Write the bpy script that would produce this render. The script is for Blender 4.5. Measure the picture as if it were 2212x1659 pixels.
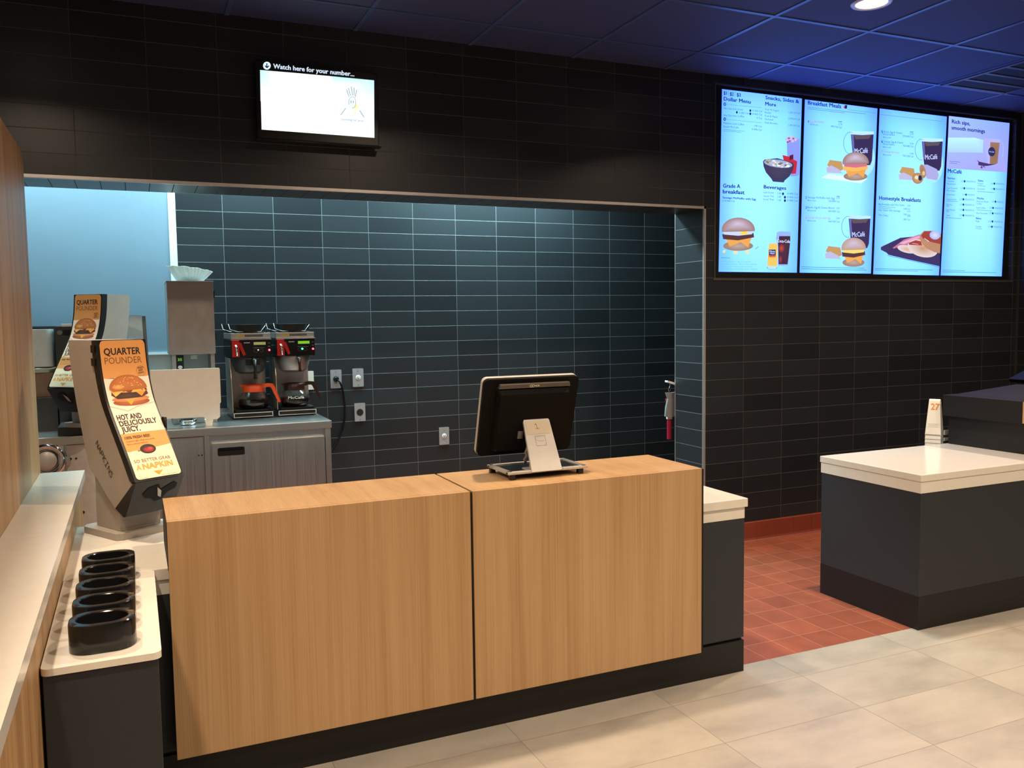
import bpy, bmesh, math, random
from mathutils import Vector, Matrix
random.seed(4)
for o in list(bpy.data.objects): bpy.data.objects.remove(o, do_unlink=True)
SC = bpy.context.scene
COL = SC.collection
# ------------------------------------------------------------------ camera
FPX, W0, H0, CAMZ = 1853.8158, 2212, 1659, 1.435
YAW, PITCH, ROLL = math.radians(-23.7742), math.radians(-4.3375), math.radians(-0.8151)
cF = Vector((-math.sin(YAW)*math.cos(PITCH), math.cos(YAW)*math.cos(PITCH), math.sin(PITCH)))
r0 = Vector((math.cos(YAW), math.sin(YAW), 0)); u0 = r0.cross(cF)
cR = math.cos(ROLL)*r0 + math.sin(ROLL)*u0; cU = -math.sin(ROLL)*r0 + math.cos(ROLL)*u0
cam = bpy.data.cameras.new('camera'); camo = bpy.data.objects.new('camera', cam); COL.objects.link(camo)
cam.sensor_fit = 'HORIZONTAL'; cam.sensor_width = 36; cam.lens = 36*FPX/W0; cam.clip_end = 60; cam.clip_start = 0.02
m = Matrix((cR, cU, -cF)).transposed().to_4x4(); m.translation = (0, 0, CAMZ); camo.matrix_world = m
SC.camera = camo
SC.view_settings.view_transform = 'Standard'; SC.view_settings.look = 'None'
SC.view_settings.gamma = 1; SC.view_settings.use_curve_mapping = False
SC.view_settings.exposure = 0.0
# ------------------------------------------------------------------ world and room lights
wd = bpy.data.worlds.new('world'); SC.world = wd; wd.use_nodes = True
wd.node_tree.nodes['Background'].inputs[0].default_value = (0.75, 0.8, 1, 1)
wd.node_tree.nodes['Background'].inputs[1].default_value = 0.02
WARM = (1.0, 0.78, 0.555); COOL = (0.57, 0.93, 1.0)
def area(name, loc, size, power, color, rot=(0, 0, 0), shape='DISK', sy=None, spread=150):
    l = bpy.data.lights.new(name, 'AREA'); l.shape = shape; l.size = size
    if sy: l.size_y = sy
    l.energy = power; l.color = color; l.spread = math.radians(spread)
    o = bpy.data.objects.new(name, l); o.location = loc; o.rotation_euler = rot; COL.objects.link(o); return o
CEIL = 2.879
LAMPS = [(-0.445, 3.083), (1.385, 3.083), (3.215, 3.083), (5.045, 3.083),
         (-0.445, 1.253), (1.385, 1.253), (3.215, 1.253), (5.045, 1.253),
         (-0.445, -0.577), (1.385, -0.577), (3.215, -0.577), (5.045, -0.577)]
for lx, ly in LAMPS:
    area('downlight_lamp', (lx, ly, CEIL-0.012), 0.125, 27, WARM, spread=140)
KLAMPS = [(2.30, 5.36, 88), (0.75, 5.36, 42), (-0.6, 5.30, 27)]
for kx, ky, kp in KLAMPS:
    area('kitchen_lamp', (kx, ky, 2.735), 1.15, kp, COOL, shape='RECTANGLE', sy=0.28, spread=170)

# ------------------------------------------------------------------ materials
def lin(c): return tuple(((x/255)/12.92 if x/255 <= .04045 else ((x/255+.055)/1.055)**2.4) for x in c)
def new_mat(name):
    mt = bpy.data.materials.new(name); mt.use_nodes = True
    return mt, mt.node_tree, mt.node_tree.nodes['Principled BSDF']
def N(nt, t, **kw):
    n = nt.nodes.new(t)
    for k, v in kw.items():
        if k[0] == 'i' and k[1:].isdigit(): n.inputs[int(k[1:])].default_value = v
        else: setattr(n, k, v)
    return n
def plain(name, rgb, rough=0.5, metal=0.0, var=0.06, scale=30, bump=0.0, trans=0, ior=1.45, emis=None, es=0, coat=0, aniso=0):
    mt, nt, b = new_mat(name)
    tc = N(nt, 'ShaderNodeTexCoord'); no = N(nt, 'ShaderNodeTexNoise'); no.inputs['Scale'].default_value = scale
    nt.links.new(tc.outputs['Object'], no.inputs['Vector'])
    mp = N(nt, 'ShaderNodeMapRange', i1=0.3, i2=0.7, i3=1-var, i4=1+var); nt.links.new(no.outputs[0], mp.inputs[0])
    mx = N(nt, 'ShaderNodeVectorMath', operation='SCALE'); mx.inputs[0].default_value = rgb
    nt.links.new(mp.outputs[0], mx.inputs['Scale']); nt.links.new(mx.outputs[0], b.inputs['Base Color'])
    b.inputs['Roughness'].default_value = rough; b.inputs['Metallic'].default_value = metal
    b.inputs['IOR'].default_value = ior; b.inputs['Transmission Weight'].default_value = trans
    b.inputs['Coat Weight'].default_value = coat
    if bump:
        bp = N(nt, 'ShaderNodeBump'); bp.inputs['Strength'].default_value = bump; bp.inputs['Distance'].default_value = 0.002
        nt.links.new(no.outputs[0], bp.inputs['Height']); nt.links.new(bp.outputs[0], b.inputs['Normal'])
    if emis: b.inputs['Emission Color'].default_value = (*emis, 1); b.inputs['Emission Strength'].default_value = es
    return mt
def mathn(nt, op, a, b=None, c=None):
    n = nt.nodes.new('ShaderNodeMath'); n.operation = op
    for i, v in enumerate((a, b, c)):
        if v is None: continue
        if hasattr(v, 'is_output') or hasattr(v, 'links'): nt.links.new(v, n.inputs[i])
        else: n.inputs[i].default_value = v
    return n.outputs[0]
def tile_mat(name, hu, hv, pu, pv, ou, ov, col, grout, gw, rough=0.35, var=0.25, bump=0.6, speckle=0.0, gv=None, grv=0.0):
    """stack-bonded tiles: hu/hv = axis index of the two grid directions, pu/pv pitches, ou/ov origins"""
    mt, nt, b = new_mat(name)
    tc = N(nt, 'ShaderNodeTexCoord'); sp = N(nt, 'ShaderNodeSeparateXYZ'); nt.links.new(tc.outputs['Object'], sp.inputs[0])
    def axis(h, p, o):
        a = mathn(nt, 'DIVIDE', mathn(nt, 'SUBTRACT', sp.outputs[h], o), p)
        fl = mathn(nt, 'FLOOR', a); fr = mathn(nt, 'SUBTRACT', a, fl)
        d = mathn(nt, 'MULTIPLY', mathn(nt, 'MINIMUM', fr, mathn(nt, 'SUBTRACT', 1.0, fr)), p)
        return fl, d
    fu, du = axis(hu, pu, ou); fv, dv = axis(hv, pv, ov)
    d = mathn(nt, 'MINIMUM', du, dv)
    mr = N(nt, 'ShaderNodeMapRange', i1=gw*0.6, i2=gw*1.1, i3=1.0, i4=0.0); nt.links.new(d, mr.inputs[0])
    cb = N(nt, 'ShaderNodeCombineXYZ'); nt.links.new(fu, cb.inputs[0]); nt.links.new(fv, cb.inputs[1])
    wn = N(nt, 'ShaderNodeTexWhiteNoise'); nt.links.new(cb.outputs[0], wn.inputs['Vector'])
    no = N(nt, 'ShaderNodeTexNoise'); no.inputs['Scale'].default_value = 9; no.inputs['Detail'].default_value = 5
    nt.links.new(tc.outputs['Object'], no.inputs['Vector'])
    v1 = N(nt, 'ShaderNodeMapRange', i3=1-var, i4=1+var); nt.links.new(wn.outputs[0], v1.inputs[0])
    v2 = N(nt, 'ShaderNodeMapRange', i1=.3, i2=.7, i3=1-speckle, i4=1+speckle); nt.links.new(no.outputs[0], v2.inputs[0])
    sc = N(nt, 'ShaderNodeVectorMath', operation='SCALE'); sc.inputs[0].default_value = col
    nt.links.new(mathn(nt, 'MULTIPLY', v1.outputs[0], v2.outputs[0]), sc.inputs['Scale'])
    mx = N(nt, 'ShaderNodeMix', data_type='RGBA'); nt.links.new(mr.outputs[0], mx.inputs[0])
    nt.links.new(sc.outputs[0], mx.inputs[6]); mx.inputs[7].default_value = (*grout, 1)
    nt.links.new(mx.outputs[2], b.inputs['Base Color'])
    rr = N(nt, 'ShaderNodeMapRange', i3=rough, i4=0.85); nt.links.new(mr.outputs[0], rr.inputs[0]); nt.links.new(rr.outputs[0], b.inputs['Roughness'])
    bp = N(nt, 'ShaderNodeBump', invert=True); bp.inputs['Strength'].default_value = bump; bp.inputs['Distance'].default_value = 0.0015
    nt.links.new(mr.outputs[0], bp.inputs['Height']); nt.links.new(bp.outputs[0], b.inputs['Normal'])
    return mt
TW, TH, GX, GZ = 0.3073, 0.1044, 3.492, -0.0022
TC = (0.014, 0.016, 0.020); TG = (0.055, 0.052, 0.05)  # joints darkened in colour for the weak light on the front wall
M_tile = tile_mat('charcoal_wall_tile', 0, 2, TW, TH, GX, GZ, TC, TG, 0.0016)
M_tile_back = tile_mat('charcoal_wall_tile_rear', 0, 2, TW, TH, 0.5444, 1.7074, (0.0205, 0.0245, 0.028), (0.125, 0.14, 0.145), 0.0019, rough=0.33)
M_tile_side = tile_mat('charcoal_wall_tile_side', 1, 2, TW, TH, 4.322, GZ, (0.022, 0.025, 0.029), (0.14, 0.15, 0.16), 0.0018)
M_tile_soffit = tile_mat('charcoal_soffit_tile', 0, 1, TH, TW*2, 0.0, 4.1, (0.03, 0.033, 0.036), (0.01, 0.01, 0.012), 0.002)
M_cove = tile_mat('red_cove_tile', 0, 2, 0.153, 0.6, 0.075, -0.4, (0.20, 0.036, 0.018), (0.10, 0.03, 0.02), 0.0018, rough=0.5, var=.06, speckle=.05)
M_quarry = tile_mat('red_quarry_tile', 0, 1, 0.1535, 0.1575, 2.372, 2.769, (0.27, 0.074, 0.038), (0.40, 0.145, 0.085), 0.0017, rough=0.42, var=0.12, speckle=0.12, bump=0.3)

def floor_mat():
    mt, nt, b = new_mat('beige_concrete_look_tile')
    tc = N(nt, 'ShaderNodeTexCoord'); sp = N(nt, 'ShaderNodeSeparateXYZ'); nt.links.new(tc.outputs['Object'], sp.inputs[0])
    def dist(ax, p, o):
        a = mathn(nt, 'DIVIDE', mathn(nt, 'SUBTRACT', sp.outputs[ax], o), p); fl = mathn(nt, 'FLOOR', a)
        fr = mathn(nt, 'SUBTRACT', a, fl)
        return fl, mathn(nt, 'MULTIPLY', mathn(nt, 'MINIMUM', fr, mathn(nt, 'SUBTRACT', 1.0, fr)), p)
    fx, dx = dist(0, 0.615, 1.151); fy, dy = dist(1, 0.3065, 2.578)
    d = mathn(nt, 'MINIMUM', dx, dy)
    g = N(nt, 'ShaderNodeMapRange', i1=0.0009, i2=0.0018, i3=1.0, i4=0.0); nt.links.new(d, g.inputs[0])
    cb = N(nt, 'ShaderNodeCombineXYZ'); nt.links.new(fx, cb.inputs[0]); nt.links.new(fy, cb.inputs[1])
    wn = N(nt, 'ShaderNodeTexWhiteNoise'); nt.links.new(cb.outputs[0], wn.inputs['Vector'])
    off = N(nt, 'ShaderNodeVectorMath', operation='SCALE', ); nt.links.new(wn.outputs['Color'], off.inputs[0]); off.inputs['Scale'].default_value = 6
    ad = N(nt, 'ShaderNodeVectorMath', operation='ADD'); nt.links.new(tc.outputs['Object'], ad.inputs[0]); nt.links.new(off.outputs[0], ad.inputs[1])
    mp = N(nt, 'ShaderNodeMapping'); mp.inputs['Scale'].default_value = (0.75, 1.5, 1); nt.links.new(ad.outputs[0], mp.inputs[0])
    n1 = N(nt, 'ShaderNodeTexNoise'); n1.inputs['Scale'].default_value = 3.2; n1.inputs['Detail'].default_value = 7; n1.inputs['Roughness'].default_value = 0.62
    n2 = N(nt, 'ShaderNodeTexNoise'); n2.inputs['Scale'].default_value = 40; n2.inputs['Detail'].default_value = 4
    nt.links.new(mp.outputs[0], n1.inputs['Vector']); nt.links.new(tc.outputs['Object'], n2.inputs['Vector'])
    cr = N(nt, 'ShaderNodeValToRGB'); nt.links.new(n1.outputs[0], cr.inputs[0])
    e = cr.color_ramp.elements; e[0].position = 0.3; e[0].color = (0.29, 0.268, 0.24, 1); e[1].position = 0.55; e[1].color = (0.385, 0.352, 0.308, 1)
    x = cr.color_ramp.elements.new(0.72); x.color = (0.425, 0.388, 0.338, 1)
    v = N(nt, 'ShaderNodeMapRange', i3=0.93, i4=1.07); nt.links.new(mathn(nt, 'ADD', mathn(nt, 'MULTIPLY', wn.outputs[0], .5), mathn(nt, 'MULTIPLY', n2.outputs[0], .5)), v.inputs[0])
    s = N(nt, 'ShaderNodeVectorMath', operation='SCALE'); nt.links.new(cr.outputs[0], s.inputs[0]); nt.links.new(v.outputs[0], s.inputs['Scale'])
    mx = N(nt, 'ShaderNodeMix', data_type='RGBA'); nt.links.new(g.outputs[0], mx.inputs[0]); nt.links.new(s.outputs[0], mx.inputs[6]); mx.inputs[7].default_value = (0.23, 0.2, 0.165, 1)
    nt.links.new(mx.outputs[2], b.inputs['Base Color']); b.inputs['Roughness'].default_value = 0.42
    bp = N(nt, 'ShaderNodeBump', invert=True); bp.inputs['Strength'].default_value = .3; bp.inputs['Distance'].default_value = .001
    nt.links.new(g.outputs[0], bp.inputs['Height']); nt.links.new(bp.outputs[0], b.inputs['Normal'])
    return mt
M_floor = floor_mat()

def wood_mat(name, sc, c0, c1, c2, rough=0.42, seed=0.0, contrast=1.0):
    mt, nt, b = new_mat(name)
    tc = N(nt, 'ShaderNodeTexCoord'); mp = N(nt, 'ShaderNodeMapping'); mp.inputs['Scale'].default_value = sc; mp.inputs['Location'].default_value = (seed, seed*1.3, seed*.7)
    nt.links.new(tc.outputs['Object'], mp.inputs[0])
    n1 = N(nt, 'ShaderNodeTexNoise'); n1.inputs['Scale'].default_value = 1.0; n1.inputs['Detail'].default_value = 2; n1.inputs['Distortion'].default_value = .3
    mp2 = N(nt, 'ShaderNodeMapping'); mp2.inputs['Scale'].default_value = (15, 15, 2.2); nt.links.new(mp.outputs[0], mp2.inputs[0])
    n2 = N(nt, 'ShaderNodeTexNoise'); n2.inputs['Scale'].default_value = 1.0; n2.inputs['Detail'].default_value = 3; n2.inputs['Roughness'].default_value = .6
    nt.links.new(mp.outputs[0], n1.inputs['Vector']); nt.links.new(mp2.outputs[0], n2.inputs['Vector'])
    v = mathn(nt, 'ADD', mathn(nt, 'MULTIPLY', n1.outputs[0], .42), mathn(nt, 'MULTIPLY', n2.outputs[0], .58))
    cr = N(nt, 'ShaderNodeValToRGB'); nt.links.new(v, cr.inputs[0])
    e = cr.color_ramp.elements; e[0].position = .5-.16/contrast; e[0].color = (*c0, 1); e[1].position = .5+.16/contrast; e[1].color = (*c2, 1)
    x = cr.color_ramp.elements.new(.5); x.color = (*c1, 1)
    nt.links.new(cr.outputs[0], b.inputs['Base Color']); b.inputs['Roughness'].default_value = rough
    bp = N(nt, 'ShaderNodeBump'); bp.inputs['Strength'].default_value = .12; bp.inputs['Distance'].default_value = .0008
    nt.links.new(n2.outputs[0], bp.inputs['Height']); nt.links.new(bp.outputs[0], b.inputs['Normal'])
    return mt
WC = ((0.37, 0.21, 0.090), (0.45, 0.275, 0.13), (0.50, 0.32, 0.165))
M_wood = wood_mat('oak_laminate', (22, 0.7, 0.7), *WC)
M_wood2 = wood_mat('oak_laminate_second_sheet', (22, 0.7, 0.7), *WC, seed=7.3)
M_wood_side = wood_mat('oak_laminate_cladding', (0.6, 13, 0.5), (0.24, 0.13, 0.05), (0.42, 0.245, 0.105), (0.56, 0.36, 0.18), contrast=1.15)
M_white = plain('white_solid_surface', (0.74, 0.70, 0.63), rough=.16, var=.02)
M_white_matte = plain('white_board', (0.85, 0.81, 0.72), rough=.5, var=.02)
M_dark = plain('charcoal_laminate', (0.022, 0.0255, 0.032), rough=.55, var=.12, scale=300)
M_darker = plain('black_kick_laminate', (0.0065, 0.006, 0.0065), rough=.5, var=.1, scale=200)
M_black = plain('black_plastic', (0.008, 0.008, 0.009), rough=.35, var=.1)
M_black_gloss = plain('black_gloss_plastic', (0.008, 0.008, 0.009), rough=.14, var=.1)
M_black_matte = plain('black_textured_plastic', (0.010, 0.009, 0.009), rough=.6, var=.2, scale=400, bump=.3)
M_seam = plain('black_joint', (0.004, 0.003, 0.003), rough=.8)
M_edge = plain('wood_edge_band', (0.30, 0.17, 0.08), rough=.5)
M_trim = plain('satin_aluminium_trim', (0.62, 0.58, 0.56), rough=.35, metal=.75, var=.04)
M_whitetrim = plain('white_corner_trim', (0.78, 0.8, 0.8), rough=.4, var=.02)
M_paint = plain('blue_grey_painted_wall', (0.20, 0.285, 0.36), rough=.5, var=.02, scale=4)
M_ceil = plain('ceiling_panel', (0.028, 0.040, 0.120), rough=.75, var=.12, scale=260, bump=.15)  # dark panel colour with the menu screens' blue glow tinted in
M_ceilgrid = plain('ceiling_grid', (0.04, 0.07, 0.19), rough=.4, var=.03)  # grid bars carry the same painted screen-glow blue
M_kceil = plain('kitchen_ceiling', (0.6, 0.62, 0.62), rough=.7)
M_room = plain('dining_wall_paint', (0.42, 0.39, 0.36), rough=.7)
def steel_mat(name, rgb, sc, rough=.3, wave=0):
    mt, nt, b = new_mat(name)
    tc = N(nt, 'ShaderNodeTexCoord'); mp = N(nt, 'ShaderNodeMapping'); mp.inputs['Scale'].default_value = sc; nt.links.new(tc.outputs['Object'], mp.inputs[0])
    no = N(nt, 'ShaderNodeTexNoise'); no.inputs['Scale'].default_value = 1; no.inputs['Detail'].default_value = 4; nt.links.new(mp.outputs[0], no.inputs['Vector'])
    r = N(nt, 'ShaderNodeMapRange', i1=.3, i2=.7, i3=rough-.03, i4=rough+.05); nt.links.new(no.outputs[0], r.inputs[0]); nt.links.new(r.outputs[0], b.inputs['Roughness'])
    c = N(nt, 'ShaderNodeMapRange', i1=.3, i2=.7, i3=.95, i4=1.04); nt.links.new(no.outputs[0], c.inputs[0])
    s = N(nt, 'ShaderNodeVectorMath', operation='SCALE'); s.inputs[0].default_value = rgb; nt.links.new(c.outputs[0], s.inputs['Scale']); nt.links.new(s.outputs[0], b.inputs['Base Color'])
    b.inputs['Metallic'].default_value = 1
    bp = N(nt, 'ShaderNodeBump'); bp.inputs['Strength'].default_value = .03; bp.inputs['Distance'].default_value = .0003
    nt.links.new(no.outputs[0], bp.inputs['Height']); nt.links.new(bp.outputs[0], b.inputs['Normal'])
    if wave:
        m2 = N(nt, 'ShaderNodeMapping'); m2.inputs['Scale'].default_value = (5, 5, .12); nt.links.new(tc.outputs['Object'], m2.inputs[0])
        w = N(nt, 'ShaderNodeTexNoise'); w.inputs['Scale'].default_value = 1; w.inputs['Detail'].default_value = 1; nt.links.new(m2.outputs[0], w.inputs['Vector'])
        b2 = N(nt, 'ShaderNodeBump'); b2.inputs['Strength'].default_value = 1; b2.inputs['Distance'].default_value = wave
        nt.links.new(w.outputs[0], b2.inputs['Height']); nt.links.new(bp.outputs[0], b2.inputs['Normal']); nt.links.new(b2.outputs[0], b.inputs['Normal'])
    return mt
M_steel = steel_mat('brushed_stainless_steel', (0.66, 0.65, 0.63), (3, 3, 260))
M_steel_v = steel_mat('vertical_brushed_steel', (0.68, 0.70, 0.70), (220, 220, 2), .34, wave=.007)
M_steel_worn = steel_mat('dull_scuffed_steel', (0.42, 0.39, 0.375), (30, 30, 18), .48)
M_chrome = plain('chrome', (0.8, 0.8, 0.8), rough=.08, metal=1, var=.01)
M_putty = plain('putty_grey_plastic', (0.34, 0.30, 0.26), rough=.45, var=.04, scale=12, bump=.04)
M_glass = plain('carafe_glass', (0.95, 0.97, 0.97), rough=.02, trans=1, var=.0, ior=1.45)
M_coffee = plain('coffee', (0.012, 0.006, 0.004), rough=.1)
M_orange = plain('orange_plastic', (0.85, 0.09, 0.02), rough=.4)
M_red = plain('red_plastic', (0.45, 0.015, 0.01), rough=.35)
M_brownpl = plain('dark_brown_plastic', (0.035, 0.012, 0.008), rough=.3)
M_paper = plain('white_filter_paper', (0.80, 0.85, 0.82), rough=.8)
M_hopper = plain('frosted_white_plastic', (0.62, 0.68, 0.68), rough=.35)
M_kraft = plain('kraft_brown_paper', (0.22, 0.14, 0.09), rough=.8, bump=.4)
M_cream = plain('cream_paper', (0.6, 0.56, 0.46), rough=.8)
M_clear = plain('clear_plastic_bag', (0.45, 0.5, 0.52), rough=.25, bump=.8, scale=60)
M_grey = plain('mid_grey_plastic', (0.16, 0.165, 0.17), rough=.45)
M_darkmetal = plain('dark_grey_machine_metal', (0.055, 0.058, 0.06), rough=.4, metal=.3)
M_silver = plain('silver_grey_plastic', (0.50, 0.48, 0.45), rough=.42, metal=.25, var=.03)
M_cloth = plain('grey_cloth', (0.22, 0.23, 0.24), rough=.9, bump=.5)
M_lens = plain('lit_lamp_lens', (1, 1, 1), emis=(1, .88, .66), es=9)
M_ktube = plain('lit_kitchen_diffuser', (1, 1, 1), emis=(.75, .96, 1), es=2.5)
M_ledr = plain('red_indicator', (1, .1, .1), emis=(1, .03, .05), es=12)
M_ledg = plain('green_indicator', (.1, 1, .5), emis=(.05, 1, .4), es=5)
M_lcd = plain('lit_green_lcd', (.1, .3, .02), emis=(.16, .55, .03), es=.8)
M_lcd_dim = plain('dim_green_lcd', (.3, .33, .12), emis=(.3, .33, .10), es=.5)
M_void = plain('dark_void', (0.003, 0.003, 0.004), rough=.8)

# ------------------------------------------------------------------ mesh helpers
class MB:
    def __init__(s): s.bm = bmesh.new()
    def _add(s, verts, faces, mi=0):
        vs = [s.bm.verts.new(v) for v in verts]; out = []
        for f in faces:
            try: fc = s.bm.faces.new([vs[i] for i in f]); fc.material_index = mi; out.append(fc)
            except ValueError: pass
        return vs, out
    def box(s, x0, x1, y0, y1, z0, z1, bev=0, mi=0, seg=2):
        v = [(x, y, z) for x in (x0, x1) for y in (y0, y1) for z in (z0, z1)]
        f = [(0, 1, 3, 2), (4, 6, 7, 5), (0, 4, 5, 1), (2, 3, 7, 6), (0, 2, 6, 4), (1, 5, 7, 3)]
        vs, fs = s._add(v, f, mi)
        if bev: s._bev(fs, bev, seg)
        return s
    def _bev(s, fs, bev, seg, ang=None):
        ed = set(e for f in fs for e in f.edges)
        if ang is not None: ed = [e for e in ed if len(e.link_faces) == 2 and e.calc_face_angle(0) > ang]
        bmesh.ops.bevel(s.bm, geom=list(ed), offset=bev, segments=seg, profile=.6, affect='EDGES', clamp_overlap=True)
    def prism(s, pts, o, ex, ey, ez, a0, a1, bev=0, mi=0, seg=2):
        """2D outline pts in the frame o, ex, ey extruded along ez from a0 to a1"""
        o, ex, ey, ez = map(Vector, (o, ex, ey, ez)); n = len(pts)
        v = [o+ex*p[0]+ey*p[1]+ez*a0 for p in pts]+[o+ex*p[0]+ey*p[1]+ez*a1 for p in pts]
        f = [tuple(range(n))[::-1], tuple(range(n, 2*n))]+[(i, (i+1) % n, n+(i+1) % n, n+i) for i in range(n)]
        vs, fs = s._add(v, f, mi)
        if bev: s._bev(fs, bev, seg, .5)
        return s
    def lathe(s, prof, c=(0, 0, 0), seg=32, mi=0, sx=1, sy=1, ang=(0, 2*math.pi)):
        c = Vector(c); full = abs(ang[1]-ang[0]-2*math.pi) < 1e-6; rows = []
        n = seg if full else seg+1
        for r, z in prof:
            rows.append([s.bm.verts.new(c+Vector((r*sx*math.cos(ang[0]+(ang[1]-ang[0])*i/seg), r*sy*math.sin(ang[0]+(ang[1]-ang[0])*i/seg), z))) for i in range(n)])
        for a, b in zip(rows[:-1], rows[1:]):
            for i in range(n if full else n-1):
                j = (i+1) % n
                f = s.bm.faces.new((a[i], a[j], b[j], b[i])); f.material_index = mi; f.smooth = True
        return s
    def tube(s, pts, r, seg=8, mi=0, cap=True):
        pts = [Vector(p) for p in pts]; rows = []; up = Vector((0.13, 0.2, 1)).normalized()
        for i, p in enumerate(pts):
            t = (pts[min(i+1, len(pts)-1)]-pts[max(i-1, 0)]).normalized()
            a = t.cross(up)
            if a.length < .05: a = t.cross(Vector((1, 0, 0)))
            a.normalize(); b = t.cross(a); rr = r[i] if isinstance(r, (list, tuple)) else r
            rows.append([s.bm.verts.new(p+(a*math.cos(2*math.pi*k/seg)+b*math.sin(2*math.pi*k/seg))*rr) for k in range(seg)])
        for a, b in zip(rows[:-1], rows[1:]):
            for i in range(seg):
                j = (i+1) % seg; f = s.bm.faces.new((a[i], a[j], b[j], b[i])); f.material_index = mi; f.smooth = True
        if cap:
            for rw in (rows[0], rows[-1]):
                f = s.bm.faces.new(rw); f.material_index = mi
        return s
    def cyl(s, p0, p1, r, seg=24, mi=0, r1=None): return s.tube([p0, p1], [r, r if r1 is None else r1], seg, mi)
    def build(s, name, mats, parent=None, world=False, smooth=False):
        bmesh.ops.recalc_face_normals(s.bm, faces=s.bm.faces)
        me = bpy.data.meshes.new(name)
        if smooth:
            for f in s.bm.faces: f.smooth = True
        s.bm.to_mesh(me); s.bm.free()
        for mt in (mats if isinstance(mats, (list, tuple)) else [mats]): me.materials.append(mt)
        o = bpy.data.objects.new(name, me); COL.objects.link(o)
        if smooth:
            try: me.set_sharp_from_angle(angle=math.radians(35))
            except Exception: pass
        if parent:
            o.parent = parent
            if world: o.matrix_parent_inverse = mat_of(parent).inverted()
        return o
def mat_of(o):
    m = Matrix.LocRotScale(o.location, o.rotation_euler, o.scale)
    return mat_of(o.parent) @ o.matrix_parent_inverse @ m if o.parent else m
def rrect(w, h, r, n=6, cx=0, cy=0):
    out = []
    for sx, sy, a in ((1, 1, 0), (-1, 1, 90), (-1, -1, 180), (1, -1, 270)):
        for k in range(n+1):
            t = math.radians(a+90*k/n); out.append((cx+sx*(w/2-r)+r*math.cos(t), cy+sy*(h/2-r)+r*math.sin(t)))
    return out
def tag(o, label=None, cat=None, group=None, kind=None):
    if label: o['label'] = label
    if cat: o['category'] = cat
    if group: o['group'] = group
    if kind: o['kind'] = kind
    return o
def thing(name, label, cat, loc=(0, 0, 0), rotz=0, group=None):
    o = bpy.data.objects.new(name, None); o.empty_display_size = .05; COL.objects.link(o)
    o.location = loc; o.rotation_euler = (0, 0, rotz)
    return tag(o, label, cat, group)
def struct(name, mb, mats, parent=None, smooth=False):
    o = mb.build(name, mats, parent, world=bool(parent), smooth=smooth); return tag(o, kind='structure')
def dup(root, loc, rotz, label):
    def cp(o, par):
        c = o.copy(); COL.objects.link(c)
        if par: c.parent = par; c.matrix_parent_inverse = o.matrix_parent_inverse.copy()
        for ch in [x for x in bpy.data.objects if x.parent == o]: cp(ch, c)
        return c
    r = cp(root, None); r.location = loc; r.rotation_euler = (0, 0, rotz); r['label'] = label
    return r

# ------------------------------------------------------------------ flat artwork (screens, posters, labels, lettering)
_tc = {}
def text_outline(txt, bold):
    k = (txt, bold)
    if k in _tc: return _tc[k]
    cu = bpy.data.curves.new('t', 'FONT'); cu.body = txt; cu.size = 1; cu.resolution_u = 2
    o = bpy.data.objects.new('t', cu); COL.objects.link(o)
    dg = bpy.context.evaluated_depsgraph_get(); dg.update()
    me = bpy.data.meshes.new_from_object(o.evaluated_get(dg))
    vs = [tuple(v.co) for v in me.vertices]; fs = [tuple(p.vertices) for p in me.polygons]
    bpy.data.objects.remove(o); bpy.data.curves.remove(cu); bpy.data.meshes.remove(me)
    if bold:
        b = .03 if bold is True else bold; v0, f0 = vs, fs; vs, fs = [], []
        for dx, dy in ((0, 0), (b, 0), (-b, 0), (0, b*.6), (0, -b*.6), (b*.7, b*.5), (-b*.7, -b*.5), (b*.7, -b*.5), (-b*.7, b*.5)):
            n = len(vs); vs += [(x+dx, y+dy, n//len(v0)) for x, y, _ in v0]; fs += [tuple(i+n for i in f) for f in f0]
    _tc[k] = (vs, fs); return _tc[k]
CAPH = None
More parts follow.
